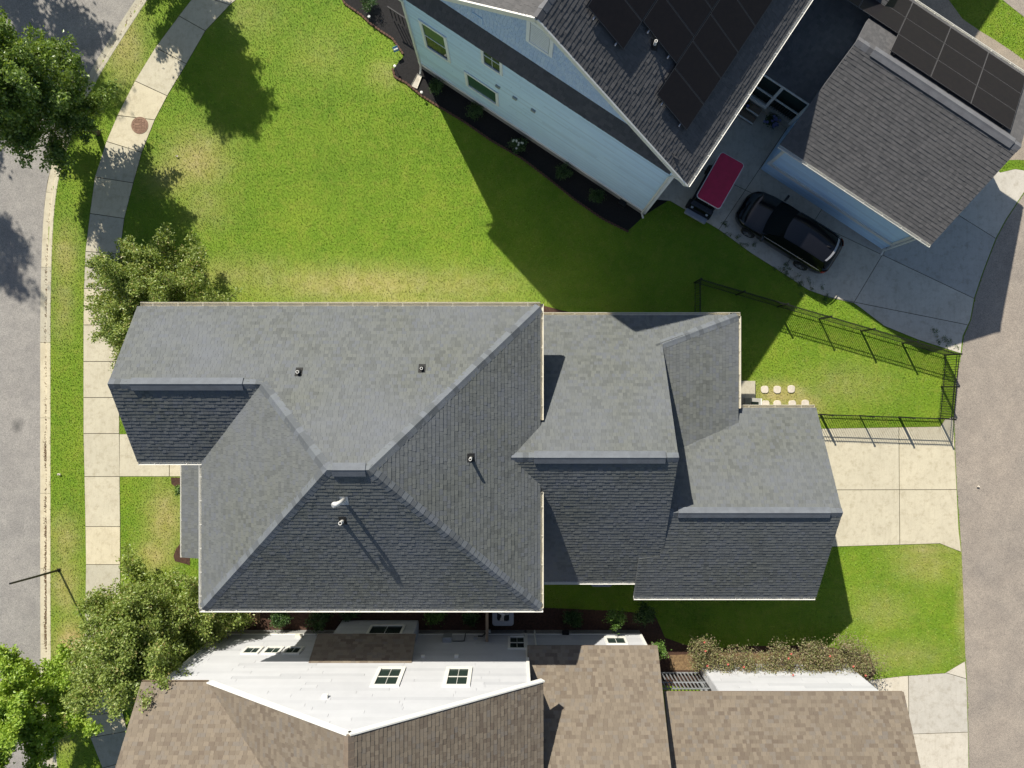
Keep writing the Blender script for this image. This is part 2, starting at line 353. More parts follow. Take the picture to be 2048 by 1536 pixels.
def slab(poly, parent, mat, z=.02, gap=.015, name='slab', jit=.003):
    zz = z + random.uniform(-jit, jit)
    return MB().prism(shrink(poly, gap), -.15, zz).build(name, mat, parent)
for a, b in zip(SW, SW[1:]): slab(Gs([a[0], b[0], b[1], a[1]]), side, MAT['concrete'])
FW = Gs([(239, 868), (239, 953), (420, 953), (420, 868)])
walk = tag(MB().prism(FW, -.2, .003).build('front_path', MAT['joint']), kind='structure')
for po in split([FW], G(339, 800), G(339, 1000)): slab(po, walk, MAT['concrete'], .018)
# driveways
DR = Gs([(1600, 857), (1640, 857), (1880, 853), (1890, 838), (1906, 834), (1909, 900), (1913, 980), (1917, 1060), (1922, 1104), (1879, 1087), (1780, 1090), (1640, 1094), (1560, 1094), (1560, 900)])
drive = tag(MB().prism(DR, -.2, .005).build('driveway', MAT['joint']), kind='structure')
ps = split([DR], G(1796, 700), G(1800, 1200)); ps = split(ps, G(1500, 980), G(2000, 979)); ps = split(ps, G(1640, 905), G(1640.5, 1200))
for po in ps: slab(po, drive, MAT['concrete'], .024)
BD = Gs([(1290, 398), (1340, 402), (1437, 459), (1500, 505), (1574, 552), (1616, 580), (1657, 595), (1707, 606), (1721, 616), (1768, 652), (1837, 680), (1921, 707), (1925, 672), (1940, 640), (1948, 596), (1965, 545), (1991, 477), (2012, 438), (2048, 384), (2075, 345), (2030, 338), (2000, 345), (1800, 180), (1560, 130), (1440, 180), (1360, 300)])
bdrive = tag(MB().prism(BD, -.2, .003).build('neighbour_driveway', MAT['joint']), kind='structure')
ps = [BD]
for p, q in (((1437, 460), (1535, 314)), ((1490, 380), (1948, 597)), ((1563, 545), (1650, 408)), ((1707, 606), (1800, 450)), ((1707, 604), (1896, 642)), ((1919, 432), (1991, 477))): ps = split(ps, G(*p), G(*q))
for po in ps: slab(po, bdrive, MAT['concrete2'], .021, .013, jit=.0015)
WD = Gs([(1700, 1362), (1755, 1358), (1805, 1352), (1890, 1346), (1930, 1322), (1933, 1365), (1936, 1470), (1938, 1600), (1700, 1600)])
wdrive = tag(MB().prism(WD, -.2, .004).build('rear_driveway', MAT['joint']), kind='structure')
ps = [WD]
for p, q in (((1816, 1300), (1817, 1400)), ((1700, 1472), (1940, 1464)), ((1894, 1346), (1935, 1358))): ps = split(ps, G(*p), G(*q))
for po in ps: slab(po, wdrive, MAT['concrete2'], .02)
AL = Gs([(1990, 1700), (1939, 1600), (1938, 1536), (1936, 1440), (1934, 1365), (1930, 1300), (1927, 1200), (1923, 1104), (1914, 980), (1910, 900), (1908, 830), (1912, 760), (1923, 706), (1928, 672), (1942, 640), (1950, 596), (1967, 545), (1993, 477), (2014, 438), (2050, 384), (2090, 320), (2300, 60), (2800, 60), (2800, 1700)])
MB().prism(AL, -.2, .012).build('alley', MAT['alley'], kind='structure')
GR = Gs([(1800, -200), (1890, -10), (1925, 38), (1960, 62), (1990, 80), (2020, 100), (2048, 120), (2120, 170), (2160, 320), (1960, 320), (1700, 60), (1700, -200)])
MB().prism(GR, -.2, .006).build('gravel_verge', MAT['gravel'], kind='structure')
BR = Gs([(1990, -60), (2005, 0), (2048, 34), (2140, 110), (2300, 60), (2300, -200), (1990, -200)])
MB().prism(BR, -.2, .008).build('back_road', MAT['alley'], kind='structure')
# planting beds
BED1 = Gs([(655, -60), (690, 8), (722, 30), (741, 48), (765, 65), (785, 78), (795, 92), (808, 112), (796, 126), (786, 140), (790, 155), (812, 166), (843, 192), (880, 215), (930, 245), (980, 280), (1045, 318), (1100, 360), (1150, 400), (1205, 438), (1255, 463), (1290, 430), (1500, 300), (1000, -100)])
MB().prism(BED1, -.2, .014).build('mulch_bed', MAT['mulch_black'], kind='structure')
BED2 = Gs([(1060, 612), (1090, 612), (1140, 625), (1250, 630), (1420, 632), (1480, 630), (1480, 700), (1060, 700)])
MB().prism(BED2, -.2, .016).build('brown_mulch_bed', MAT['mulch_brown'], kind='structure')
BED3 = Gs([(430, 1190), (1060, 1190), (1085, 1215), (1240, 1222), (1310, 1230), (1330, 1275), (1400, 1300), (1500, 1292), (1640, 1290), (1740, 1312), (1752, 1345), (1700, 1400), (430, 1300)])
MB().prism(BED3, -.2, .013).build('side_bed', MAT['mulch_brown'], kind='structure')
BED4 = Gs([(342, 955), (380, 955), (380, 1130), (350, 1122), (347, 1112), (352, 1098), (362, 1085), (366, 1050), (366, 990), (356, 976), (343, 968)])
MB().prism(BED4, -.2, .015).build('porch_bed', MAT['mulch_brown'], kind='structure')
LIT = Gs([(470, 1205), (522, 1205), (520, 1245), (500, 1255), (485, 1240)])
MB().prism(LIT, -.1, .02).build('leaf_litter', MAT['straw'], kind='structure')
LIT2 = Gs([(1340, 1310), (1470, 1305), (1740, 1315), (1745, 1340), (1340, 1340)])
MB().prism(LIT2, -.1, .019).build('rose_bed_litter', MAT['straw'], kind='structure')
HARD = [STREET_FULL, SWP, FW, DR, BD, WD, AL, GR, BR, BED1, BED2, BED3, BED4]
# lawn with worn patches (dry = where the turf itself is straw coloured)
DRY = [(395, 320, 60, 55, .75), (345, 350, 55, 40, .6), (720, 568, 210, 36, .72), (480, 550, 150, 35, .42), (900, 570, 150, 35, .5), (330, 1040, 36, 70, .75), (310, 1110, 40, 35, .75), (130, 1170, 30, 60, .7), (145, 1290, 35, 45, 1.2), (150, 1350, 30, 60, 1.0), (250, 95, 40, 80, .7), (255, 60, 26, 45, .65), (130, 510, 26, 60, .6), (125, 610, 24, 70, .45), (130, 1080, 30, 50, .6), (500, 30, 60, 50, .25), (640, 110, 60, 50, .18), (770, 150, 34, 26, .4), (1560, 790, 60, 26, .9), (1600, 810, 50, 25, .9), (1690, 770, 90, 40, .35), (1850, 1125, 60, 40, .5), (1800, 1310, 90, 30, .4), (1760, 1220, 60, 40, .35), (130, 1440, 25, 60, .7), (410, 410, 50, 50, .35), (1850, 1100, 60, 14, .6), (1925, 1200, 12, 120, .5), (800, 604, 230, 13, .6)]
def dryness(X, Y):
    d = np.zeros(len(X))
    for px, py, rx, ry, a in DRY:
        cx, cy = G(px, py); d = np.maximum(d, a * np.exp(-(((X - cx) / (rx / S0)) ** 2 + ((Y - cy) / (ry / S0)) ** 2)))
    return np.clip(d, 0, 1)
st = .2; xs = np.arange(-27, 30, st); ys = np.arange(-22, 24, st)
GX, GY = np.meshgrid(xs, ys); cx, cy = GX[:-1, :-1].ravel() + st / 2, GY[:-1, :-1].ravel() + st / 2
ok = ~inside([tuple(p) for p in offs(path, .40)] + [(-60, -40), (-60, 40), (-6, 40)], cx, cy)
idx = np.arange(GX.size).reshape(GX.shape)
Fq = np.stack([idx[:-1, :-1].ravel(), idx[:-1, 1:].ravel(), idx[1:, 1:].ravel(), idx[1:, :-1].ravel()], 1)[ok]
V = np.stack([GX.ravel(), GY.ravel(), np.zeros(GX.size)], 1)
lawn = link('lawn', fast_mesh('lawn', V, Fq, MAT['lawn'], extra={'dry': ('POINT', dryness(V[:, 0], V[:, 1]))})); lawn['kind'] = 'structure'
HOUSES = [[(-10.7, -7.65), (.55, -7.65), (.55, 2.35), (-10.7, 2.35)], [(.5, -7.4), (5.5, -7.4), (5.5, 2.3), (.5, 2.3)], [(5.3, -8.2), (11.9, -8.2), (11.9, -1.4), (5.3, -1.4)], [(-12.9, -12), (5.6, -12), (5.6, -30), (-12.9, -30)], [(6.2, -12.4), (15, -12.4), (15, -30), (6.2, -30)]]
gx_, gy_ = np.meshgrid(np.arange(-23.5, 24, .0535), np.arange(-18, 18, .0535)); N = gx_.size
bx = gx_.ravel() + rng.uniform(-.04, .04, N); by = gy_.ravel() + rng.uniform(-.04, .04, N)
keep = np.ones(N, bool)
for po in HARD + HOUSES: keep &= ~inside(po, bx, by)
edge_in = np.zeros(N, bool)
dd = dryness(bx, by); keep &= rng.random(N) > dd * .45
bx, by, dd = bx[keep], by[keep], dd[keep]; n = len(bx)
L = rng.uniform(.045, .085, n); az = rng.uniform(0, 2 * math.pi, n); le = rng.uniform(.25, 1.1, n); wd = rng.uniform(.011, .02, n)
dx, dy = np.cos(az), np.sin(az)
V = np.zeros((n, 3, 3), np.float32)
V[:, 0] = np.stack([bx - dy * wd, by + dx * wd, np.full(n, -.005)], 1); V[:, 1] = np.stack([bx + dy * wd, by - dx * wd, np.full(n, -.005)], 1)
V[:, 2] = np.stack([bx + dx * L * np.sin(le), by + dy * L * np.sin(le), L * np.cos(le)], 1)
gr = link('grass', fast_mesh('grass', V.reshape(-1, 3), np.arange(n * 3).reshape(-1, 3), MAT['blade'], rng.random(n), extra={'dry': ('FACE', dd)}))
tag(gr, 'short green turf grass with yellowed patches covering the lawns and verge', 'grass', kind='stuff')

# ------------------------------------------------------------------ course laying (shingles, siding)
def spans(poly, s):
    xs = []
    for i in range(len(poly)):
        (x0, y0), (x1, y1) = poly[i], poly[(i + 1) % len(poly)]
        if (y0 > s) != (y1 > s): xs.append(x0 + (x1 - x0) * (s - y0) / (y1 - y0))
    xs.sort(); return list(zip(xs[::2], xs[1::2]))
def courses(poly, O, E, S, Nv, expo, wmin, wmax, thick, gap=.002, lift=.004, tones=None, offset=0.0):
    """poly in (e, s) coordinates; returns an MB of overlapping tapered pieces"""
    mb = MB(); V = []; Fc = []; T = []
    s0 = min(p[1] for p in poly) + offset; smax = max(p[1] for p in poly); s = s0
    E, S, Nv, O = (np.array(v, float) for v in (E, S, Nv, O))
    while s < smax - .01:
        t = min(s + expo, smax); a = spans(poly, s + 1e-4); b = spans(poly, t - 1e-4)
        if len(b) != len(a): b = a
        for (l0, r0), (l1, r1) in zip(a, b):
            lo, hi = min(l0, l1), max(r0, r1); x = lo - random.uniform(0, wmin)
            while x < hi:
                wd = random.uniform(wmin, wmax); x1 = x + wd
                p = [min(max(x + gap, l0), r0), min(max(x1 - gap, l0), r0), min(max(x + gap, l1), r1), min(max(x1 - gap, l1), r1)]
                x = x1
                if p[1] - p[0] < .006 and p[3] - p[2] < .006: continue
                th = random.choice(thick); tn = random.random() if tones is None else tones()
                bse = len(V)
                q = [O + E * p[0] + S * s, O + E * p[1] + S * s, O + E * p[3] + S * t, O + E * p[2] + S * t]
                V += [q[0] + Nv * (lift + th), q[1] + Nv * (lift + th), q[2] + Nv * (lift + th * .15), q[3] + Nv * (lift + th * .15), q[0], q[1], q[2], q[3]]
                Fc += [(bse, bse + 1, bse + 2, bse + 3), (bse + 4, bse + 5, bse + 1, bse), (bse + 5, bse + 6, bse + 2, bse + 1), (bse + 7, bse + 4, bse, bse + 3)]; T += [tn] * 4
        s = t
    return V, Fc, T
def course_part(name, data, mat, parent, kind='stuff'):
    V, Fc, T = data; off = np.array(woff(parent))
    o = link(name, fast_mesh(name, np.array(V) - off, np.array(Fc), mat, T), parent)
    if kind: o['kind'] = kind
    return o
class Plane:                                  # height over the ground as a + b x + c y
    def __init__(s, p, g): s.b, s.c = g; s.a = p[2] - g[0] * p[0] - g[1] * p[1]
    def __call__(s, x, y): return s.a + s.b * x + s.c * y
    def pix(s, px, py):                       # where the sight line of a pixel meets the plane
        ux, uy = (px - 1024) / F, (768 - py) / F   # X = ux (H - h)
        k = (HC - s.a) / (1 + s.b * ux + s.c * uy); return (ux * k, uy * k, HC - k)
def slope(house, poly, pl, mat, mat_deck, th=.16, expo=.143, thick=(.011, .015, .02), wr=(.10, .20), name='roof_slope'):
    deck = MB().prism(poly, lambda x, y: pl(x, y) - th, lambda x, y: pl(x, y) - .004).build(name, mat_deck, house)
    g = Vector((pl.b, pl.c)); L = g.length; g = g / L; m = math.sqrt(1 + L * L)
    e = Vector((g.y, -g.x)); o = poly[0]; O = (o[0], o[1], pl(*o))
    p2 = [(((x - o[0]) * e.x + (y - o[1]) * e.y), ((x - o[0]) * g.x + (y - o[1]) * g.y) * m) for x, y in poly]
    S = Vector((g.x, g.y, L)) / m; Nv = Vector((-pl.b, -pl.c, 1)).normalized()
    # drip overhang at the eave
    smin = min(q[1] for q in p2); p2 = [(a, b - .03 if abs(b - smin) < 1e-3 else b) for a, b in p2]
    course_part('shingles', courses(p2, O, (e.x, e.y, 0), S, Nv, expo, wr[0], wr[1], thick), mat, deck)
    return deck
def caps(house, P, Q, A, B, mat, wid=.17, expo=.2, raise_=.012, name='hip_cap', smooth=True):
    """cap shingles folded over a ridge or hip from low end P to high end Q; A, B = planes either side"""
    P, Q = Vector(P), Vector(Q); d = (Q - P); Ln = d.length; d.normalize()
    def sidev(pl):
        nv = Vector((-pl.b, -pl.c, 1)).normalized(); return nv.cross(d).normalized(), nv
    (a, na), (b, nb) = sidev(A), sidev(B); up = (na + nb).normalized()
    def down(v, own, oth):
        q = P + v * .3; return v if oth(q.x, q.y) > own(q.x, q.y) else -v
    a = down(a, A, B); b = down(b, B, A)
    strip = MB(); q = [up * .02]
    for c in (P, Q): pass
    V = [P + a * wid * .9 + up * .004, P + up * .012, P + b * wid * .9 + up * .004]; V += [v + (Q - P) for v in V]
    root = strip.add(V, [(0, 1, 4, 3), (1, 2, 5, 4)]).build(name, mat, house)
    def piece(L0):
        mb = MB(); rows = []
        for t, r in ((0, raise_ + .010), (L0, raise_)):
            rows.append([d * t + a * wid + na * (r), d * t + a * wid * .35 + na * r + up * .008, d * t + a * .06 + up * (r + .012), d * t + up * (r + .017), d * t + b * .06 + up * (r + .012), d * t + b * wid * .35 + nb * r + up * .008, d * t + b * wid + nb * r])
        mb.grid(rows); low = [p - up * (raise_ + .012) for p in rows[0]]
        mb.grid([low, rows[0]]); mb.grid([[rows[0][0], rows[1][0]], [low[0], rows[1][0] - up * .02]]); mb.grid([[rows[0][-1], rows[1][-1]], [low[-1], rows[1][-1] - up * .02]])
        return mb.mesh('cap_shingle', mat, smooth=False)
    n = max(1, int(Ln / expo)); me = piece(expo * 1.08); me2 = piece(expo * 1.08); me2.materials.clear(); me2.materials.append(MAT.get(mat.name + '_2', mat)); me3 = piece(expo * 1.08); me3.materials.clear(); me3.materials.append(MAT.get(mat.name + '_3', mat))
    off = woff(root)
    for i in range(n):
        o = link('cap_shingle', random.choice((me, me2, me3)), root); o.location = P + d * (i * Ln / n) - off
    return root
def ridge_vent(house, P, Q, A, B, mat, wid=.17, hgt=.05):
    P, Q = Vector(P), Vector(Q); d = (Q - P).normalized()
    def sidev(pl):
        nv = Vector((-pl.b, -pl.c, 1)).normalized(); return nv.cross(d).normalized(), nv
    (a, na), (b, nb) = sidev(A), sidev(B)
    def down(v, own, oth):
        q = P + v * .3; return v if oth(q.x, q.y) > own(q.x, q.y) else -v
    a = down(a, A, B); b = down(b, B, A)
    up = Vector((0, 0, 1)); mb = MB(); n = 2
    rows = []
    for t in (P, Q): rows.append([t + a * wid + na * .01, t + a * wid + na * (hgt + .012), t + a * .07 + up * (hgt + .02), t + up * (hgt + .03), t + b * .07 + up * (hgt + .02), t + b * wid + nb * (hgt + .012), t + b * wid + nb * .01])
    mb.grid(rows)
    for r in rows: mb.add(r, [tuple(range(7))])
    return mb.build('ridge_vent', mat, house)
def gutter(house, P, Q, out, mat=None, wd=.125, dp=.11, hang=.85):
    mat = mat or MAT['cream']; P, Q = Vector(P), Vector(Q); o = Vector((out[0], out[1], 0)).normalized(); z = Vector((0, 0, 1)); th = .012
    pr = [(0.005, 0), (.005, -dp), (wd * .8, -dp), (wd, -dp * .35), (wd, 0), (wd + .014, 0.003), (wd + .014, -.02), (wd + .002, -.03), (wd * .8 + .01, -dp - th), (-.003, -dp - th), (-.003, 0)]
    mb = MB(); rows = [[t + o * a + z * b for a, b in pr] for t in (P, Q)]; mb.grid(rows)
    for t in (P, Q): mb.add([t + o * a + z * b for a, b in pr[1:5]] + [t + o * .005], [(0, 1, 2, 3, 4)])
    g = mb.build('gutter', mat, house); off = woff(g)
    L = (Q - P).length; n = max(1, int(L / hang)); h = MB(); h.beam(o * 0.0 + z * -.016, o * (wd + .004) + z * -.016, .014, .012); me = h.mesh('gutter_hanger', mat)
    for i in range(n):
        k = link('gutter_hanger', me, g); k.location = P + (Q - P) * ((i + .5) / n) - off
    return g
def lap_wall(house, P, Q, top, mat, z0=.35, expo=.175, thick=.026, board=3.6, name='wall', core=True, tones=None, wmin=None):
    """siding on the outside (right-hand side going P->Q) of a vertical wall; top = list of (distance, height) outline"""
    P, Q = Vector((P[0], P[1], 0)), Vector((Q[0], Q[1], 0)); d = (Q - P); L = d.length; d.normalize(); nrm = Vector((d.y, -d.x, 0))
    poly = [(0, z0), (L, z0)] + [(min(max(s, 0), L), h) for s, h in top]
    mb = MB(); V = [P + d * s + Vector((0, 0, h)) for s, h in poly]; B = [v - nrm * .18 for v in V]; n = len(V)
    mb.add(V + B, [tuple(range(n)), tuple(range(n, 2 * n))[::-1]] + [(i, n + i, n + (i + 1) % n, (i + 1) % n) for i in range(n)])
    wl = mb.build(name, mat, house)
    course_part('siding', courses(poly, P, d, (0, 0, 1), nrm, expo, wmin or board * .7, board, (thick,), gap=.005, lift=.003, tones=tones), mat, wl)
    return wl, P, d, nrm
def window(house, wallf, s0, s1, h0, h1, trim=.09, mull=1, grid=0, pane='pane', mat=None, sill=True):
    wl, P, d, nrm = wallf; mat = mat or MAT['white']; up = Vector((0, 0, 1)); mb = MB()
    def bar(a0, a1, b0, b1, t0, t1):
        V = []
        for n_ in (t0, t1):
            V += [P + d * a0 + up * b0 + nrm * n_, P + d * a1 + up * b0 + nrm * n_, P + d * a1 + up * b1 + nrm * n_, P + d * a0 + up * b1 + nrm * n_]
        mb.add(V, [(0, 3, 2, 1), (4, 5, 6, 7), (0, 1, 5, 4), (1, 2, 6, 5), (2, 3, 7, 6), (3, 0, 4, 7)])
    bar(s0, s0 + trim, h0, h1, 0, .075); bar(s1 - trim, s1, h0, h1, 0, .075); bar(s0 + trim, s1 - trim, h1 - trim, h1, 0, .072); bar(s0 + trim, s1 - trim, h0, h0 + trim, 0, .085)
    if mull: m = (h0 + h1) / 2; bar(s0 + trim, s1 - trim, m - .018, m + .018, .0, .055)
    wn = mb.build('window', mat, house)
    x0, x1, y0, y1 = s0 + trim, s1 - trim, h0 + trim, h1 - trim
    cells = [(y0, (h0 + h1) / 2 - .025), ((h0 + h1) / 2 + .025, y1)] if mull else [(y0, y1)]
    for i, (a, b) in enumerate(cells):
        mp = MB(); mp.add([P + d * x0 + up * a + nrm * .036, P + d * x1 + up * a + nrm * .036, P + d * x1 + up * b + nrm * .036, P + d * x0 + up * b + nrm * .036], [(0, 1, 2, 3)])
        mp.build('pane', MAT['pane_green_reflection' if (pane == 'pane_green_reflection' and i == len(cells) - 1) else 'pane'], wn)
        if grid:
            for g in range(1, grid):
                xm = x0 + (x1 - x0) * g / grid; mbs = mb; mb = MB(); bar(xm - .008, xm + .008, a, b, .036, .05); mb.build('muntin', mat, wn); mb = mbs
    return wn
def simple(name, mat, parent, *boxes, **kw):
    mb = MB()
    for b in boxes: mb.box(*b)
    return mb.build(name, mat, parent, **kw)
def pipe_vent(house, px, py, pl, hgt, r, mat, flash=True, curl=False):
    x, y, z = pl.pix(px, py)
    mb = MB(); mb.tube([(x, y, z - .1), (x, y, z + hgt)], r, 12, cap=False); mb.tube([(x, y, z + hgt - .12), (x, y, z + hgt)], r * .72, 12, cap=False); mb.lathe([(r * .72, z + hgt), (r, z + hgt)], (x, y, 0), 12)
    v = mb.build('vent_pipe', mat, house)
    if flash:
        q = .12; f = MB(); f.prism([(x - q, y - q * 1.1), (x + q, y - q * 1.1), (x + q, y + q * 1.3), (x - q, y + q * 1.3)], lambda a, b: pl(a, b) + .005, lambda a, b: pl(a, b) + .032); f.lathe([(r * 2.0, z - .02), (r * 1.5, z + .08), (r * 1.02, z + .12)], (x, y, 0), 12)
        f.build('flashing', MAT['black_rubber'], v)
    return v

# ------------------------------------------------------------------ main grey-roofed house
MH = thing('house', 'grey shingled house with hipped and gabled roofs at the middle', 'house', (-4, -2.5, 0))
sg, dk = MAT['shingle_grey'], MAT['cap_grey']
HE, P1 = 6.2, .69
xl, xr, yt, yb = -11.14, .99, 2.77, -8.08
ym = (yt + yb) / 2; run = (yt - yb) / 2; hr = HE + P1 * run
nS = Plane((0, yt, HE), (0, -P1)); sS = Plane((0, yb, HE), (0, P1)); wS = Plane((xl, 0, HE), (P1, 0)); eS = Plane((xr, 0, HE), (-P1, 0))
rl, rr = xl + run, xr - run
gx = xl + yt                                     # where the front wing's ridge meets the west slope (y = 0)
wl_ = -13.5
wsS = Plane((0, -yt, HE), (0, P1))
slope(MH, [(wl_, yt), (xr, yt), (rr, ym), (rl, ym), (gx, 0), (wl_, 0)], nS, sg, dk)
slope(MH, [(xl, yb), (xr, yb), (rr, ym), (rl, ym)], sS, sg, dk)
slope(MH, [(xl, yb), (rl, ym), (gx, 0), (xl, -yt)], wS, sg, dk)
slope(MH, [(wl_, -yt), (xl, -yt), (gx, 0), (wl_, 0)], wsS, sg, dk)
H2E, P2 = 3.3, .68
y2t, y2b = 2.717, -7.87; y2m = (y2t + y2b) / 2; h2r = H2E + P2 * (y2t - y2m); x2 = 5.84
n2 = Plane((0, y2t, H2E), (0, -P2)); s2 = Plane((0, y2b, H2E), (0, P2))
xin = xr - (h2r - HE) / P1                       # rear ridge dies into the east slope
yc = y2t - (HE - H2E) / P2; yd = y2b + (HE - H2E) / P2
slope(MH, [(xr, yb), (xr, yd), (xin, y2m), (xr, yc), (xr, yt), (rr, ym)], eS, sg, dk)
x3, P3 = 9.01, .25
e3 = Plane((x3, 0, H2E), (-P3, 0)); y3 = y2t - P3 * (x3 - x2) / P2
slope(MH, [(.52, y2t), (x3, y2t), (x2, y3), (x2, y2m), (xin, y2m), (xr - .02, yc), (.52, yc)], n2, sg, dk)
slope(MH, [(.52, y2b), (x2, y2b), (x2, y2m), (xin, y2m), (xr - .02, yd), (.52, yd)], s2, sg, dk)
H4E, P4 = 2.95, .62
y4t, y4b = -.99, -8.59; y4m = (y4t + y4b) / 2; h4r = H4E + P4 * (y4t - y4m); x4l, x4r = 4.93, 12.3
n4 = Plane((0, y4t, H4E), (0, -P4)); s4 = Plane((0, y4b, H4E), (0, P4))
def yval(x): return y4t - (e3(x, 0) - H4E) / P4
slope(MH, [(x3, y2t), (x3, yval(x3)), (x2 - .25, yval(x2 - .25)), (x2 - .25, y3)], e3, sg, dk)
slope(MH, [(x3, y4t), (x4r, y4t), (x4r, y4m), (x2 - .25, y4m), (x2 - .25, yval(x2 - .25)), (x3, yval(x3))], n4, sg, dk)
slope(MH, [(x4l, y4b), (x4r, y4b), (x4r, y4m), (x2 - .1, y4m), (x2 - .1, -6.72), (x4l, -6.72)], s4, sg, dk)
porch = Plane((-13.3, 0, 3.0), (.22, 0))
slope(MH, [(-13.3, -7.0), (-13.3, -3.0), (-10.75, -3.0), (-10.75, -7.0)], porch, sg, dk)
cp = MAT['cap_grey']
def v3(x, y, pl): return (x, y, pl(x, y))
caps(MH, v3(xr, yt, nS), (rr, ym, hr), nS, eS, cp, .2); caps(MH, v3(xr, yb, sS), (rr, ym, hr), sS, eS, cp, .2); caps(MH, v3(xl, yb, sS), (rl, ym, hr), sS, wS, cp, .2)
caps(MH, v3(gx, 0, nS), (rl, ym, hr), nS, wS, cp, .2); caps(MH, (wl_, 0, nS(0, 0)), (gx, 0, nS(0, 0)), nS, wsS, cp, .19)
caps(MH, (rl, ym, hr), (rr, ym, hr), nS, sS, cp, .2); caps(MH, (xin, y2m, h2r), (x2, y2m, h2r), n2, s2, cp, .19); caps(MH, v3(x3, y2t, n2), v3(x2, y3, n2), n2, e3, cp, .19)
caps(MH, (x2, y4m, h4r), (x4r, y4m, h4r), n4, s4, cp, .18)
ridge_vent(MH, (-12.75, 0, nS(0, 0)), (-9.0, 0, nS(0, 0)), nS, wsS, cp, .22); ridge_vent(MH, (rl + .15, ym, hr), (rr - .1, ym, hr), nS, sS, cp, .22)
ridge_vent(MH, (xin + .8, y2m, h2r), (x2 - .45, y2m, h2r), n2, s2, cp, .22, .06); ridge_vent(MH, (x2 + .35, y4m, h4r), (x4r - .45, y4m, h4r), n4, s4, cp, .2, .05)
gz = -.03
gutter(MH, (wl_ + .1, yt + .01, HE + gz), (xr + .03, yt + .01, HE + gz), (0, 1), wd=.16); gutter(MH, (xl - .13, yb - .01, HE + gz), (xr + .13, yb - .01, HE + gz), (0, -1), MAT['white'])
gutter(MH, (xl - .01, yb, HE + gz), (xl - .01, -yt - .15, HE + gz), (-1, 0), MAT['white']); gutter(MH, (wl_ + .02, -yt - .01, HE + gz), (xl - .02, -yt - .01, HE + gz), (0, -1), MAT['white'])
gutter(MH, (xr + .01, yt + .12, HE + gz), (xr + .01, yc + .25, HE + gz), (1, 0)); gutter(MH, (xr + .01, yd - .3, HE + gz), (xr + .01, yb, HE + gz), (1, 0))
gutter(MH, (xr + .2, y2t + .01, H2E + gz), (x3 + .12, y2t + .01, H2E + gz), (0, 1)); gutter(MH, (xr + .2, y2b - .01, H2E + gz), (x4l - .02, y2b - .01, H2E + gz), (0, -1), MAT['white'])
gutter(MH, (x3 + .01, y2t, H2E + gz), (x3 + .01, y4t + .02, H2E + gz), (1, 0)); gutter(MH, (x3 + .05, y4t + .01, H4E + gz), (x4r - .05, y4t + .01, H4E + gz), (0, 1))
gutter(MH, (x4l, y4b - .01, H4E + gz), (x4r - .03, y4b - .01, H4E + gz), (0, -1), MAT['white']); gutter(MH, (-13.31, -7.0, 2.97), (-13.31, -3.05, 2.97), (-1, 0), MAT['white'], .08, .08)
# walls
def lw(P, Q, h, h2=None, **k): L = math.dist(P, Q); return lap_wall(MH, P, Q, [(L, h2 or h), (0, h)], MAT['siding_grey'], **k)
w1 = lw((-10.7, -7.65), (.55, -7.65), 6.1); lw((.55, -7.65), (.55, 2.33), 6.1); w2 = lw((.55, 2.35), (-13.0, 2.35), 6.1)
lw((-10.7, -2.4), (-10.7, -7.65), 6.1); lw((-13.0, -2.35), (-10.7, -2.35), 6.1)
lap_wall(MH, (-13.0, 2.35), (-13.0, -2.35), [(4.7, 6.3), (2.35, 7.85), (0, 6.3)], MAT['siding_grey'])
lw((.55, -7.45), (5.3, -7.45), 3.3); lap_wall(MH, (5.5, -7.45), (5.5, 2.3), [(9.75, 3.4), (4.87, 6.6), (0, 3.4)], MAT['siding_grey']); w3 = lw((8.6, 2.3), (.6, 2.3), 3.2)
lw((8.6, -1.3), (8.6, 2.3), 3.2); lap_wall(MH, (11.9, -8.2), (11.9, -1.4), [(6.8, 2.95), (3.4, 5.0), (0, 2.95)], MAT['siding_grey']); lw((5.3, -8.2), (11.9, -8.2), 2.9); lw((11.9, -1.4), (8.6, -1.4), 2.9); lw((5.3, -7.45), (5.3, -8.2), 2.9)
for s in (2, 5.5, 9): window(MH, w1, s, s + .9, 3.9, 5.3); window(MH, w2, s, s + .9, 3.9, 5.3); window(MH, w2, s, s + .9, 1.0, 2.5)
for yy in (-6.8, -5.1, -3.3): simple('porch_post', MAT['white'], MH, ((-13.1, yy, 1.55), (.14, .14, 2.6)))
simple('porch_floor', MAT['concrete'], MH, ((-11.95, -5.0, .12), (2.5, 4.0, .2)))
simple('garage_door', MAT['white'], MH, ((11.93, -4.8, 1.2), (.05, 4.8, 2.2)))
# roof vents
pipe_vent(MH, 598, 744, nS, .22, .055, MAT['pvc']); pipe_vent(MH, 844, 737, nS, .2, .05, MAT['pvc']); pipe_vent(MH, 942, 916, eS, .5, .05, MAT['pvc'])
pipe_vent(MH, 686, 1042, sS, .42, .06, MAT['pvc'])
x, y, z = sS.pix(688, 1000)
mb = MB(); mb.tube([(x, y, z - .1), (x, y, z + .55), (x - .03, y - .01, z + .64), (x - .1, y - .03, z + .68), (x - .17, y - .05, z + .64), (x - .18, y - .055, z + .52)], [.07, .07, .07, .075, .085, .09], 12)
fl = mb.build('flue_elbow', MAT['pvc'], MH, smooth=True)
MB().prism([(x - .12, y - .17), (x + .14, y - .17), (x + .14, y + .12), (x - .12, y + .12)], lambda a, b: sS(a, b), lambda a, b: sS(a, b) + .03).build('flashing', MAT['grey_metal'], fl)
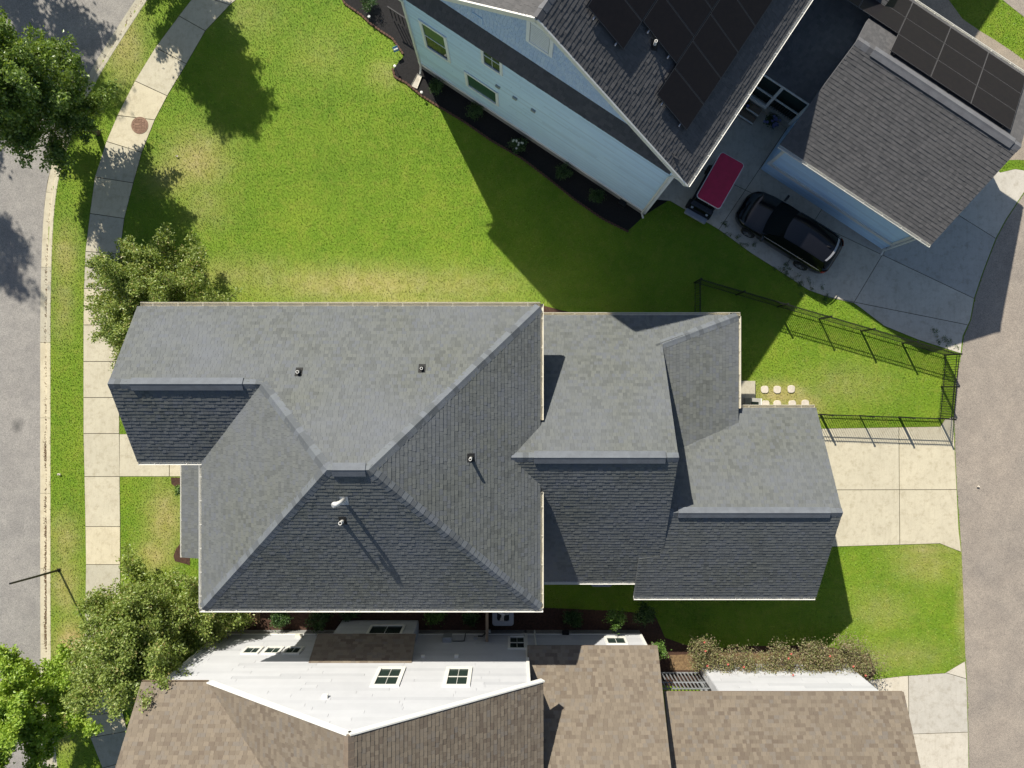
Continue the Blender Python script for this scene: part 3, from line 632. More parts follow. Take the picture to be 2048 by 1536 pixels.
# open back door on the pad
simple('door_pad', MAT['concrete'], MH, ((G(1488, 790)[0], G(1488, 790)[1], .08), (.9, 1.25, .14)))
dr = simple('door', MAT['white'], MH, ((10.32, -1.0, 1.2), (.05, .8, 2.1)))
simple('door_glass', MAT['pane'], dr, ((10.29, -1.0, 1.55), (.03, .5, .9)))
# ------------------------------------------------------------------ white house with brown roofs
WH = thing('house', 'white clapboard house with brown shingled roof at the bottom edge', 'house', (-4, -13, 0))
sb, cb = MAT['shingle_brown'], MAT['cap_brown']; YW = -10.98
kw = dict(wr=(.12, .24))
gr_, gl_ = Plane((1.11, 0, 5.9), (-.667, 0)), Plane((-11.2, 0, 5.9), (.667, 0)); ax = (1.11 - 11.2) / 2; ah = gr_(ax, 0); YF = -10.84
slope(WH, [(1.11, YF), (1.11, -24), (ax, -24), (ax, YF)], gr_, sb, cb, **kw)
ln = Plane((0, YF, 6.0), (0, -.8))
def vx(y): return (ln(0, y) - 5.9) / .667 - 11.2
slope(WH, [(vx(YF) - .1, YF), (ax, YF), (ax, -14.6), (vx(-14.6), -14.6)], gl_, sb, cb, **kw)
slope(WH, [(-13.45, YF), (vx(YF), YF), (vx(-14.6), -14.6), (-13.45, -14.6)], ln, sb, cb, **kw)
caps(WH, (ax, YF, ah), (ax, -20, ah), gr_, gl_, cb, .19, .24)
for P, Q in (((1.13, YF + .012, gr_(1.13, 0) - .09), (ax, YF + .012, ah - .09)), ((-11.0, YF + .012, gl_(-11.0, 0) - .09), (ax, YF + .012, ah - .09))):
    MB().beam(P, Q, .05, .24).build('rake_board', MAT['white'], WH)
gutter(WH, (-13.45, YF + .005, 5.95), (vx(YF), YF + .005, 5.95), (0, 1), MAT['wood'], .05, .06, 5)
wing = Plane((0, -10.58, 3.05), (0, -.7)); slope(WH, [(.62, -10.58), (5.87, -10.58), (5.87, -16), (.62, -16)], wing, sb, cb, **kw)
gw = Plane((0, -12.33, 3.3), (0, -.5)); slope(WH, [(6.1, -12.33), (15.66, -12.33), (15.66, -17), (6.1, -17)], gw, sb, cb, **kw)
sw_ = MAT['siding_white']
ww = lap_wall(WH, (.65, YW), (-12.85, YW), [(13.5, 5.8), (11.9, 5.75), (.65 - ax, ah - .28), (.0, 5.95)], sw_, expo=.26, thick=.03, z0=.45)
fw = MB(); fw.box((-6.1, YW - .02, .22), (13.5, .14, .46)); fw.box((3.1, YW - .02, .22), (5.1, .14, .46)); fw.build('foundation', MAT['found'], WH)
MB().box((-6.1, YW + .02, .49), (13.52, .06, .1)).build('skirt_board', MAT['white'], WH)
MB().box((3.15, YW + .02, .49), (5.05, .06, .1)).build('skirt_board', MAT['white'], WH)
wr_ = lap_wall(WH, (5.65, YW), (.67, YW), [(4.98, 3.1), (0, 3.1)], sw_, expo=.26, thick=.03, z0=.45)
lap_wall(WH, (.65, -20), (.65, YW), [(9, 6.0), (0, 6.0)], sw_, z0=3.2); lap_wall(WH, (5.65, -16), (5.65, YW), [(5.02, 3.1), (0, 6.4)], sw_)
wg = lap_wall(WH, (14.8, -12.4), (8.35, -12.4), [(6.45, 3.25), (0, 3.25)], sw_, expo=.26, thick=.03, z0=.2); lap_wall(WH, (8.35, -12.4), (8.35, -17), [(4.6, 5.4), (0, 3.25)], sw_, z0=.2); lap_wall(WH, (14.8, -17), (14.8, -12.4), [(4.6, 3.25), (0, 5.4)], sw_, z0=.2)
MB().box((.62, YW + .025, 3.3), (.12, .07, 5.7)).build('corner_board', MAT['white'], WH); MB().box((-12.82, YW + .025, 3.2), (.12, .07, 5.4)).build('corner_board', MAT['white'], WH)
MB().box((5.62, YW + .025, 1.75), (.1, .07, 2.5)).build('corner_board', MAT['white'], WH)
def wpt(px, py, Y): k = -Y * S0 / (py - 768); return ((px - 1024) * k / S0, (1 - k) * HC)
def wwin(wallf, x0, x1, pxb, pyb, pyt, **k):
    X, h0 = wpt(pxb, pyb, YW); _, h1 = wpt(pxb, pyt, YW); s = wallf[1].x - X
    return s, h0, h1
for px0, px1 in ((757, 812), (893, 945)):
    a, h0 = wpt(px0, 1337, YW); b, _ = wpt(px1, 1337, YW); _, h1 = wpt(px1, 1375, YW)
    window(WH, ww, .65 - b, .65 - a, h0, h1, .14, 1, 2)
for px0 in (494, 535, 575):
    a, h0 = wpt(px0, 1296, YW); b, _ = wpt(px0 + 34, 1296, YW); _, h1 = wpt(px0, 1310, YW); window(WH, ww, .65 - b, .65 - a, h0, h1, .09, 0, 2)
a, h0 = wpt(1016, 1275, YW); b, _ = wpt(1066, 1275, YW); window(WH, ww, .65 - min(b, .6), .65 - a, h0, h0 + 1.5, .1, 1, 2)
a, h0 = wpt(1208, 1276, YW); b, _ = wpt(1250, 1276, YW); window(WH, wr_, 5.65 - b, 5.65 - a, h0, h0 + .9, .09, 0, 2)
# bay with its own little roof
by0 = -10.44; bp = Plane((0, -10.3, 2.45), (0, -2.0)); slope(WH, [(-8.0, -10.3), (-3.95, -10.3), (-3.95, YW), (-8.0, YW)], bp, sb, cb, .08, wr=(.14, .34))
bw = lap_wall(WH, (-4.13, by0), (-7.47, by0), [(3.34, 2.5), (0, 2.5)], sw_, expo=.26, thick=.03, z0=.3); lap_wall(WH, (-7.47, by0), (-7.47, YW), [(.5, 2.5), (0, 2.5)], sw_); lap_wall(WH, (-4.13, YW), (-4.13, by0), [(.5, 2.5), (0, 2.5)], sw_)
window(WH, bw, .45, 1.95, 1.0, 2.2, .1, 0, 2)
# wall fittings: meter cabinet, boxes, conduits
def onwall(px, py, d, name, mat, Y=YW): X, h = wpt(px, py, Y); return simple(name, mat, WH, ((X, Y + d[1] / 2 + .02, h), d))
onwall(895, 1282, (.38, .22, .55), 'meter_cabinet', MAT['grey_metal']); onwall(913, 1316, (.16, .12, .14), 'wall_light', MAT['white']); onwall(846, 1316, (.14, .1, .12), 'wall_light', MAT['white'])
onwall(978, 1266, (.14, .12, .2), 'junction_box', MAT['white']); onwall(951, 1279, (.14, .1, .14), 'junction_box', MAT['grey_metal']); onwall(650, 1397, (.2, .12, .16), 'dryer_vent', MAT['white']); onwall(598, 1276, (.3, .14, .12), 'wall_lamp', MAT['cream'])
X, h = wpt(925, 1290, YW); MB().tube([(X - .45, YW + .06, h - .3), (X, YW + .06, h - .3), (X + .05, YW + .06, h - .35), (X + .05, YW + .06, .5)], .018, 6).build('conduit', MAT['copper_pipe'], WH)
X, h = wpt(965, 1275, YW); MB().tube([(X - .2, YW + .06, h), (X, YW + .08, h + .05), (X + .1, YW + .06, h - .3), (X + .1, YW + .06, .4)], .03, 6).build('conduit', MAT['copper_pipe'], WH)
onwall(1131, 1270, (.3, .16, .14), 'hose_reel', MAT['black_metal'])
MB().tube([(1.0, -10.6, 3.0), (1.0, YW + .08, 2.7), (1.0, YW + .08, .2)], .04, 8).build('downspout', MAT['white'], WH)

# ------------------------------------------------------------------ pale blue house
U, Vv = Vector((.834, -.552)), Vector((.552, .834)); U.normalize(); Vv = Vector((-U.y, U.x))
def uv(u, v): p = U * u + Vv * v; return (p.x, p.y)
class UPlane(Plane):
    def __init__(s, u, v, h, gu, gv):
        g = U * gu + Vv * gv; x, y = uv(u, v); Plane.__init__(s, (x, y, h), (g.x, g.y))
def uvs(pts): return [uv(*p) for p in pts]
BH = thing('house', 'pale blue sided house with solar panels on its dark roof', 'house', (*uv(-5.2, 15), 0))
sd = MAT['shingle_dark']; PB = .703; EB = 7.0; UC = -5.22; RH = EB + PB * (1.23 - UC); VF = 9.17
rS = UPlane(1.23, 0, EB, -PB, 0); lS = UPlane(-11.67, 0, EB, PB, 0)
slope(BH, uvs([(1.23, VF), (1.23, 34), (UC, 34), (UC, VF)]), rS, sd, MAT['cap_dark']); slope(BH, uvs([(-11.67, VF), (-11.67, 34), (UC, 34), (UC, VF)]), lS, sd, MAT['cap_dark'])  # both slopes lengthened out of view, past the walls, for the shadow they cast
caps(BH, (*uv(UC, VF), RH), (*uv(UC, 17), RH), rS, lS, MAT['cap_dark'], .18, .3)
for u0 in (1.25, -11.69):
    q0, q1 = uv(u0, VF - .012), uv(UC, VF - .012); pl = rS if u0 > 0 else lS
    MB().beam((*q0, EB - .1), (*q1, RH - .1), .05, .2).build('rake_board', MAT['white'], BH)
gutter(BH, (*uv(1.24, VF), EB - .03), (*uv(1.24, 34), EB - .03), U, MAT['white']); gutter(BH, (*uv(-11.68, VF), EB - .03), (*uv(-11.68, 34), EB - .03), -U, MAT['white'])
sbl = MAT['siding_blue']
bw1 = lap_wall(BH, uv(-11.14, 9.5), uv(.75, 9.5), [(11.89, 7.2), (0, 7.2)], sbl, z0=.6, expo=.14)
P = uv(-11.14, 9.52); Q = uv(.75, 9.52)
gb = lap_wall(BH, P, Q, [(11.89, 7.22), (5.92, RH - .2), (0, 7.22)], MAT['scale_blue'], z0=7.15, expo=.15, thick=.014, board=.16, wmin=.13, name='gable_wall')
lap_wall(BH, uv(.75, 9.52), uv(.75, 24), [(14.5, 6.7), (0, 6.7)], sbl, z0=.6); lap_wall(BH, uv(-11.14, 24), uv(-11.14, 9.5), [(14.5, 6.7), (0, 6.7)], sbl, z0=.6)
pent = UPlane(0, 9.13, 7.1, 0, 1.6); slope(BH, uvs([(-11.6, 9.13), (.55, 9.13), (.55, 9.52), (-11.6, 9.52)]), pent, sd, MAT['cap_dark'], .06, name='pent_roof')
def ubox(name, mat, parent, u, v, h, d, **k):
    x, y = uv(u, v); return simple(name, mat, parent, ((x, y, h), d, math.atan2(U.y, U.x)), **k)
ubox('foundation', MAT['found'], BH, -5.2, 9.52, .25, (11.85, .1, .5)); ubox('skirt_board', MAT['cool_trim'], BH, -5.2, 9.49, .53, (11.95, .07, .2))
ubox('corner_board', MAT['cool_trim'], BH, .7, 9.485, 3.6, (.14, .06, 6.6)); ubox('corner_board', MAT['cool_trim'], BH, -11.08, 9.485, 3.6, (.14, .06, 6.6))
def bpt(px, py, v=9.5):                     # pixel -> (distance along the wall, height) on the blue wall
    dx, dy = px - 1024, 768 - py; d = dx * Vv.x + dy * Vv.y; c = dx * U.x + dy * U.y; k = v * S0 / d; return c * k / S0 + 11.14, (1 - k) * HC
def bwin(pxs, mull=1, grid=0, pane='pane_green_reflection', trim=.12, wall=None):
    a = [bpt(*p) for p in pxs]; return window(BH, wall or bw1, min(q[0] for q in a), max(q[0] for q in a), min(q[1] for q in a), max(q[1] for q in a), trim, mull, grid, pane)
bwin([(858, 82), (900, 118)], 1) if False else None
def bw_(px, py, wd, ht, **k): s, h = bpt(px, py); k['mat'] = MAT['cool_trim']; return window(BH, bw1, s - wd / 2, s + wd / 2, h - ht / 2, h + ht / 2, **k)
bw_(872, 82, 1.25, 2.2, trim=.13, pane='pane_green_reflection'); bw_(985, 118, .95, 1.55, trim=.12, grid=2); bw_(965, 176, 1.65, 1.4, trim=.13, mull=0, pane='pane_green_reflection')
s, h = bpt(1081, 74, 9.5); gv = window(BH, gb, s - .5, s + .5, h - .75, h + .75, .13, 0, mat=MAT['cool_trim']); 
MBp = MB(); p0 = gb[1] + gb[2] * (s); 
for i in range(12):
    c = p0 + Vector((0, 0, h - .58 + i * .105)) + gb[3] * .05; MBp.box((c.x, c.y, c.z), (.70, .03, .075), math.atan2(U.y, U.x))
MBp.build('louvre', MAT['cool_trim'], gv)
for px, py in ((997, 171), (1031, 194), (1068, 219)):
    s, h = bpt(px, py); c = bw1[1] + bw1[2] * s + bw1[3] * .05; simple('wall_vent', MAT['grey_metal'], BH, ((c.x, c.y, h), (.2, .1, .13), math.atan2(U.y, U.x)))
c = bw1[1] + bw1[2] * .1 + bw1[3] * .09
ds = MB(); e0 = Vector((*uv(-11.74, 9.3), 6.6)); ds.tube([e0, (c.x - .1, c.y - .05, 6.2), (c.x, c.y, 5.9), (c.x, c.y, .35), (c.x - .05, c.y - .2, .12)], .045, 8); ds.build('downspout', MAT['white'], BH)
c = bw1[1] + bw1[2] * 11.75 + bw1[3] * .09
ds = MB(); ds.tube([Vector((*uv(1.3, 9.3), 6.6)), (c.x + .1, c.y, 6.2), (c.x, c.y, 5.9), (c.x, c.y, .35), (c.x + .1, c.y - .15, .12)], .045, 8); ds.build('downspout', MAT['white'], BH)
s, h = bpt(1247, 403); c = bw1[1] + bw1[2] * s + bw1[3] * .14
mt = simple('meter_box', MAT['black_metal'], BH, ((c.x, c.y, h), (.35, .22, .5), math.atan2(U.y, U.x))); MB().tube([(c.x, c.y, h), (c.x, c.y, .1)], .03, 6).build('meter_pipe', MAT['black_metal'], mt)
pipe_vent(BH, 1308, 92, rS, .35, .05, MAT['pvc'])
s, h = bpt(965, 45); c = gb[1] + gb[2] * s + gb[3] * .04; MB().tube([c + Vector((0, 0, h + .3)) - gb[2] * .4, c + Vector((0, 0, h + .3)), c + Vector((0, 0, h - .2))], .02, 6).build('cable', MAT['siding_blue'], BH)
# front porch corner of the blue house at the top edge
ubox('porch_rail', MAT['black_metal'], BH, -12.3, 10.6, 1.0, (2.3, .05, .05))
for i in range(11): ubox('baluster', MAT['black_metal'], BH, -13.35 + i * .21, 10.6, .55, (.03, .03, .9))
# solar array on the blue house
SA = thing('solar_array', 'dark solar panels in stepped rows on the blue house roof', 'solar panels', rS.pix(1373, 262)); ang = 0
def panels(root, pl, ua, ub, va, n, dv, mat=None, lift=.13):
    nrm = Vector((-pl.b, -pl.c, 1)).normalized()
    for i in range(n):
        po = uvs([(ua, va + i * dv + .008), (ub, va + i * dv + .008), (ub, va + (i + 1) * dv - .008), (ua, va + (i + 1) * dv - .008)])
        f = MB(); f.prism(po, lambda x, y: pl(x, y) + lift, lambda x, y: pl(x, y) + lift + .045); fo = f.build('panel', MAT['panel_frame'], root)
        g = MB(); ps = shrink(po, .018); g.prism(ps, lambda x, y: pl(x, y) + lift + .04, lambda x, y: pl(x, y) + lift + .049); g.build('panel_glass', MAT['panel'], fo)
def uvof(p): q = Vector((p[0], p[1])); return q.dot(U), q.dot(Vv)
def liftp(pl, l): q = Plane((0, 0, 0), (pl.b, pl.c)); q.a = pl.a + l; return q
rL = liftp(rS, .17)
u3b, v3b = uvof(rL.pix(1373, 262)); u3a, v3a = uvof(rL.pix(1313.7, 188)); u2a, v2a = uvof(rL.pix(1285.7, 41)); u2b, v2b = uvof(rL.pix(1350.8, 127)); u1b, v1b = uvof(rL.pix(1247.6, 101.6)); u1a, v1a = uvof(rL.pix(1174.6, 12.7))
dvp = 1.05; v3s = (v3a + v3b) / 2; v2s = (v2a + v2b) / 2; v1s = (v1a + v1b) / 2
panels(SA, rS, u3a + .01, u3b, v3s, 7, dvp); panels(SA, rS, u2a + .02, u3a - .01, v2s, 5, dvp); panels(SA, rS, u1a, u2a, v1s, 4, dvp)
for uu in (u3a + .3, u3b - .3, u2a + .3, u2b - .3, u1a + .3, u1b - .3):
    vs = v3s if uu > u3a else (v2s if uu > u2a else v1s)
    p, q = uv(uu, vs - .1), uv(uu, vs + 5); MB().beam((*p, rS(*p) + .10), (*q, rS(*q) + .10), .04, .05).build('mounting_rail', MAT['rail'], SA)

# ------------------------------------------------------------------ garage of the blue house with covered link
GA = thing('garage', 'pale blue garage with dark gabled roof beside the black car', 'garage', (*uv(7.4, 18.1), 0))
PG = .53; g0, g1, gm, ge = 13.68, 21.24, 17.46, 3.8; gu0, gu1 = 3.59, 10.72; gh = ge + PG * (gm - g0)
fS = UPlane(0, g0, ge, 0, PG); bS = UPlane(0, g1, ge, 0, -PG)
slope(GA, uvs([(gu0, g0), (gu1, g0), (gu1, gm), (gu0, gm)]), fS, sd, MAT['cap_dark']); slope(GA, uvs([(gu0, g1), (gu1, g1), (gu1, gm), (gu0, gm)]), bS, sd, MAT['cap_dark'])
caps(GA, (*uv(gu0, gm), gh), (*uv(gu1, gm), gh), fS, bS, MAT['cap_dark'], .2, .25); ridge_vent(GA, (*uv(gu0 + .7, gm), gh), (*uv(gu1 - .3, gm), gh), fS, bS, MAT['cap_dark'], .2, .05)
gutter(GA, (*uv(gu0, g0 - .01), ge - .03), (*uv(gu1, g0 - .01), ge - .03), -Vv, MAT['white']); gutter(GA, (*uv(gu0, g1 + .01), ge - .03), (*uv(gu1, g1 + .01), ge - .03), Vv, MAT['white'])
gv0 = 14.05
ga1 = lap_wall(GA, uv(3.95, gv0), uv(10.35, gv0), [(6.4, 3.8), (0, 3.8)], sbl, z0=.12, expo=.14); lap_wall(GA, uv(10.35, gv0), uv(10.35, 20.87), [(6.82, 3.8), (3.41, 5.55), (0, 3.8)], sbl, z0=.12); lap_wall(GA, uv(3.95, 20.87), uv(3.95, gv0), [(6.82, 3.8), (3.41, 5.55), (0, 3.8)], sbl, z0=.12)
ubox('band_board', MAT['white'], GA, 7.15, gv0 - .04, 1.1, (6.5, .08, .2)); ubox('corner_board', MAT['white'], GA, 4.0, gv0 - .03, 2.45, (.13, .07, 2.5)); ubox('corner_board', MAT['white'], GA, 10.3, gv0 - .03, 2.45, (.13, .07, 2.5))
x, y = uv(10.4, gv0 - .12); MB().tube([(x + .1, y - .2, 3.7), (x, y, 3.4), (x, y, 1.2), (x, y, .3), (x, y - .15, .1)], .045, 8).build('downspout', MAT['white'], GA)
bk = UPlane(0, 16.15, 2.9, 0, .5); slope(GA, uvs([(.8, 16.15), (gu0 + .3, 16.15), (gu0 + .3, 20.2), (.8, 20.2)]), bk, sd, MAT['cap_dark'])
bk2 = UPlane(0, 24.25, 2.9, 0, -.5); slope(GA, uvs([(.8, 24.25), (gu0 + .3, 24.25), (gu0 + .3, 20.2), (.8, 20.2)]), bk2, sd, MAT['cap_dark'])
# screened porch front under the link roof
wt = MAT['white']
for uu in (.95, 1.55, 2.55, 3.85): ubox('porch_post', wt, GA, uu, 16.2, 1.65, (.12, .11, 2.25))
ubox('top_rail', wt, GA, 2.45, 16.12, 2.83, (3.1, .05, .1)); ubox('mid_rail', wt, GA, 2.45, 16.18, 1.6, (3.0, .05, .07)); ubox('door_sill', wt, GA, 2.05, 16.16, .64, (1.1, .1, .2)); ubox('porch_floor', MAT['concrete2'], GA, 2.45, 17.3, .3, (3.2, 2.2, .5))
ubox('screen', MAT['pane'], GA, 2.45, 16.36, 1.6, (3.0, .01, 2.0))
for i in range(11): ubox('baluster', MAT['black_metal'], GA, 2.68 + i * .115, 16.3, 1.05, (.025, .03, .9))
for i in range(5): ubox('baluster', MAT['black_metal'], GA, .98 + i * .115, 16.3, 1.05, (.025, .03, .9))
for i, (vv, hh) in enumerate(((15.95, .36), (15.6, .18))):
    st_ = ubox('porch_step', MAT['wood'], GA, 2.0, vv, hh - .06, (1.05, .32, .1)); ubox('step_nosing', wt, st_, 2.0, vv - .15, hh, (1.05, .05, .05))
GS = thing('solar_array', 'solar panels with pale frames on the far slope of the garage', 'solar panels', (*uv(8, 19), bS(*uv(8, 19))))
bL = liftp(bS, .17)
ua, va = uvof(bL.pix(1781, 100)); ub, vb = uvof(bL.pix(2021, 263)); pu = (ub - ua) / 3
for r in range(3):
    for i in range(-3 if r else 0, 3):
        a = ua + i * pu + .01; b = ua + (i + 1) * pu - .01
        po = uvs([(a, va + r * 1.05), (b, va + r * 1.05), (b, va + r * 1.05 + 1.03), (a, va + r * 1.05 + 1.03)])
        f = MB(); f.prism(po, lambda x, y: bS(x, y) + .12, lambda x, y: bS(x, y) + .165); fo = f.build('panel', MAT['array_frame'], GS)
        g = MB(); g.prism(shrink(po, .012), lambda x, y: bS(x, y) + .16, lambda x, y: bS(x, y) + .169); g.build('panel_glass', MAT['panel'], fo)
for i in range(3):
    p, q = uv(ua + .2 + i * 2.4, va - .06), uv(ua + .2 + i * 2.4, va + 3.2); MB().beam((*p, bS(*p) + .09), (*q, bS(*q) + .09), .04, .05).build('mounting_rail', MAT['black_metal'], GS)

# ------------------------------------------------------------------ fence
FE = thing('fence', 'black metal picket fence enclosing the back yard by the alley', 'fence', (13, 2, 0))
FP = [(8.1, 2.45), (8.1, 4.5), (19.2, 1.28), (18.95, -1.52), (11.95, -1.28)]
pk = MB(); pk.box((0, 0, .6), (.018, .018, 1.16)); pkm = pk.mesh('picket', MAT['black_metal']); pm = MB(); pm.box((0, 0, .63), (.055, .055, 1.26)); pm.box((0, 0, 1.27), (.07, .07, .03)); pmm = pm.mesh('fence_post', MAT['black_metal'])
fo = woff(FE)
for k_, (a, b) in enumerate(zip(FP, FP[1:])):
    A, B = Vector((*a, 0)), Vector((*b, 0)); L = (B - A).length; d = (B - A) / L; rz = math.atan2(d.y, d.x); np_ = max(1, round(L / 1.85))
    for i in range(np_ + (1 if k_ == 3 else 0)):
        o = link('fence_post', pmm, FE); o.location = A + d * (L * i / np_) - fo; o.rotation_euler.z = rz
    for z in (.16, .96, 1.12): MB().beam(A + Vector((0, 0, z)), B + Vector((0, 0, z)), .02, .028).build('rail', MAT['black_metal'], FE)
    n = int(L / .105)
    for i in range(1, n):
        o = link('picket', pkm, FE); o.location = A + d * (L * i / n) - fo; o.rotation_euler.z = rz
# metal gate between the white house and its garage
MG = thing('metal_gate', 'grey metal slatted gate beside the white garage wall', 'gate', (7.6, -12.5, 0))
gt = MB(); gt.box((0, 0, .95), (.05, .035, 1.8)); gtm = gt.mesh('slat', MAT['grey_metal']); fo = woff(MG)
for i in range(15): o = link('slat', gtm, MG); o.location = Vector((6.0 + i * .16, -12.8, 0)) - fo
for z in (.15, 1.2, 1.85): simple('gate_rail', MAT['grey_metal'], MG, ((7.1, -12.77, z), (2.4, .04, .06)))
for xx in (5.92, 8.28): simple('gate_post', MAT['black_metal'], MG, ((xx, -12.8, 1.0), (.08, .08, 2.0)))

# ------------------------------------------------------------------ black car
CAR = thing('parked_car', 'black wagon-like car parked on the driveway below the blue garage', 'car', (12.03, 6.63, .02), math.atan2(.528, -.849))
def lerp_tab(tab, x):
    for (a, b), (c, d) in zip(tab, tab[1:]):
        if a <= x <= c: return b + (d - b) * (x - a) / (c - a)
    return tab[0][1] if x < tab[0][0] else tab[-1][1]
CL, CW = 2.33, .92; WX = (1.42, -1.3)
wt_ = [(-2.33, .60), (-2.25, .74), (-2.05, .85), (-1.6, .91), (0, .92), (1.4, .91), (1.85, .86), (2.1, .76), (2.25, .60), (2.33, .40)]
zt_ = [(-2.33, .80), (-2.25, .98), (-2.0, 1.04), (-1.0, 1.06), (.8, 1.04), (1.2, 1.01), (1.8, .90), (2.1, .80), (2.25, .68), (2.33, .55)]
rows = []
xsn = [-2.33, -2.28, -2.2, -2.1, -2.0] + [-1.9 + .08 * i for i in range(48)] + [1.95, 2.05, 2.15, 2.22, 2.28, 2.33]
for x in xsn:
    wd = lerp_tab(wt_, x); zt = lerp_tab(zt_, x); zb = .2
    for wx in WX:
        if abs(x - wx) < .39: zb = max(zb, .33 + math.sqrt(.39 ** 2 - (x - wx) ** 2))
    zb = min(zb, zt - .12); zm = max(.5, zb + .02)
    prf = [(wd * .90, zb), (wd * .985, max(zb + .01, .42)), (wd, max(zb + .02, .6)), (wd * .985, max(zb + .04, min(.82, zt - .08))), (wd * .95, zt - .035), (wd * .86, zt - .004), (wd * .6, zt + .025), (wd * .3, zt + .035), (0, zt + .038)]
    rows.append([(x, y, z) for y, z in prf] + [(x, -y, z) for y, z in prf[-2::-1]])
mb = MB(); mb.grid(rows); mb.add(rows[0], [tuple(range(len(rows[0])))]); mb.add(rows[-1], [tuple(range(len(rows[0])))[::-1]])
mb.build('body', MAT['paint_black'], CAR, smooth=True, local=True)
def surf(name, mat, rws, parent=CAR): mb = MB(); mb.grid(rws); return mb.build(name, mat, parent, smooth=True, local=True)
def arc(x, wd, z, crown, n=9): return [(x - abs((i / (n - 1)) * 2 - 1) ** 2 * .10 * (1 if x > -.5 else -1), wd * ((i / (n - 1)) * 2 - 1), z + crown * (1 - ((i / (n - 1)) * 2 - 1) ** 2)) for i in range(n)]
surf('windshield', MAT['car_glass'], [arc(1.12, .76, 1.05, .03), arc(.72, .72, 1.31, .03), arc(.32, .64, 1.54, .03)])
surf('roof', MAT['paint_black'], [arc(.32, .64, 1.541, .032), arc(-.1, .66, 1.60, .035), arc(-.8, .66, 1.61, .035), arc(-1.5, .63, 1.57, .03), arc(-1.85, .60, 1.52, .03)])
surf('rear_window', MAT['car_glass'], [arc(-1.87, .60, 1.50, .03), arc(-2.05, .66, 1.27, .03), arc(-2.18, .70, 1.06, .02)])
surf('spoiler', MAT['rail'], [arc(-1.86, .56, 1.545, .025), arc(-1.95, .54, 1.535, .025)])
for s in (1, -1):
    surf('side_window', MAT['car_glass'], [[(x, s * .84, 1.03) for x in (1.05, .3, -.4, -1.1, -2.02)], [(x, s * .76, 1.3) for x in (.66, .2, -.4, -1.1, -1.93)], [(x, s * .645, 1.545) for x in (.22, .0, -.4, -1.1, -1.8)]])
    surf('roof_rail', MAT['paint_black'], [[(x, s * .66, z) for x, z in ((.15, 1.565), (-.5, 1.62), (-1.2, 1.61), (-1.75, 1.55))], [(x, s * .60, z + .03) for x, z in ((.15, 1.565), (-.5, 1.62), (-1.2, 1.61), (-1.75, 1.55))]])
    mb = MB(); mb.tube([(.92, s * .86, 1.08), (.9, s * 1.02, 1.12)], [.05, .06], 8); mb.box((.9, s * 1.05, 1.12), (.1, .2, .14)); bevel(mb.build('mirror', MAT['paint_black'], CAR, local=True), .02)
    surf('headlight', MAT['lamp'], [[(2.19, s * .36, .66), (2.13, s * .55, .69), (1.98, s * .72, .74)], [(2.13, s * .38, .735), (2.06, s * .56, .77), (1.88, s * .73, .83)]])
    surf('tail_light', MAT['tail'], [[(-2.30, s * .62, .8), (-2.2, s * .80, .82), (-2.05, s * .875, .85)], [(-2.27, s * .62, 1.0), (-2.17, s * .77, 1.02), (-2.03, s * .85, 1.03)]])
    surf('door_trim', MAT['rail'], [[(.9, s * .872, 1.02), (-1.9, s * .872, 1.045)], [(.9, s * .86, 1.035), (-1.9, s * .86, 1.06)]])
    for wx in WX:
        t = MB(); t.lathe([(.2, -.1), (.30, -.105), (.335, -.07), (.335, .07), (.30, .105), (.2, .1)], (wx, s * .83, .335), 24, 'y'); ty = t.build('wheel', MAT['tyre'], CAR, smooth=True, local=True)
        r = MB(); r.lathe([(.0, s * .07), (.05, s * .085), (.05, s * .06)], (wx, s * .83, .335), 12, 'y'); r.lathe([(.19, s * .10), (.215, s * .10), (.215, s * .03)], (wx, s * .83, .335), 24, 'y')
        for i in range(5):
            a = i * 2 * math.pi / 5; r.beam((wx, s * .90, .335), (wx + .2 * math.cos(a), s * .92, .335 + .2 * math.sin(a)), .05, .05)
        r.build('rim', MAT['rim'], ty, local=True)
mb = MB(); mb.add([(-1.5, -.02, 1.6), (-1.5, .02, 1.6), (-1.72, .03, 1.57), (-1.72, -.03, 1.57), (-1.68, 0, 1.68)], [(0, 1, 4), (1, 2, 4), (2, 3, 4), (3, 0, 4)]); mb.build('antenna', MAT['paint_black'], CAR, local=True)
# red-roofed golf cart
gcx, gcy = G(1441, 361, 2.0); GC = thing('golf_cart', 'golf cart with red roof and pale rim next to the blue house', 'golf cart', (gcx, gcy, .02), math.atan2(-.87, -.49))
def rrect(l, wd, r, n=6):
    out = []
    for cx_, cy_, a0 in ((l - r, wd - r, 0), (-l + r, wd - r, 90), (-l + r, -wd + r, 180), (l - r, -wd + r, 270)):
        for i in range(n + 1): a = math.radians(a0 + 90 * i / n); out.append((cx_ + r * math.cos(a), cy_ + r * math.sin(a)))
    return out
MB().prism(rrect(1.09, .57, .14), 1.93, 1.97).build('roof_rim', MAT['white'], GC, local=True); bevel(MB().prism(rrect(1.06, .54, .12), 1.95, 2.01).build('roof', MAT['red_roof'], GC, local=True), .02)
bevel(MB().prism(rrect(1.1, .52, .2), .25, .42).build('chassis', MAT['black_rubber'], GC, local=True), .03)
mb = MB(); mb.grid([[(x, y, z) for y in (-.5, -.35, 0, .35, .5)] for x, z in ((.75, .85), (.9, .84), (1.05, .74), (1.15, .5), (1.17, .3))]); bevel(mb.build('front_cowl', MAT['paint_black'], GC, smooth=True, local=True), .01)
bevel(simple('front_bumper', MAT['grey_plastic'], GC, ((1.28, 0, .34), (.26, 1.05, .16)), local=True), .05)
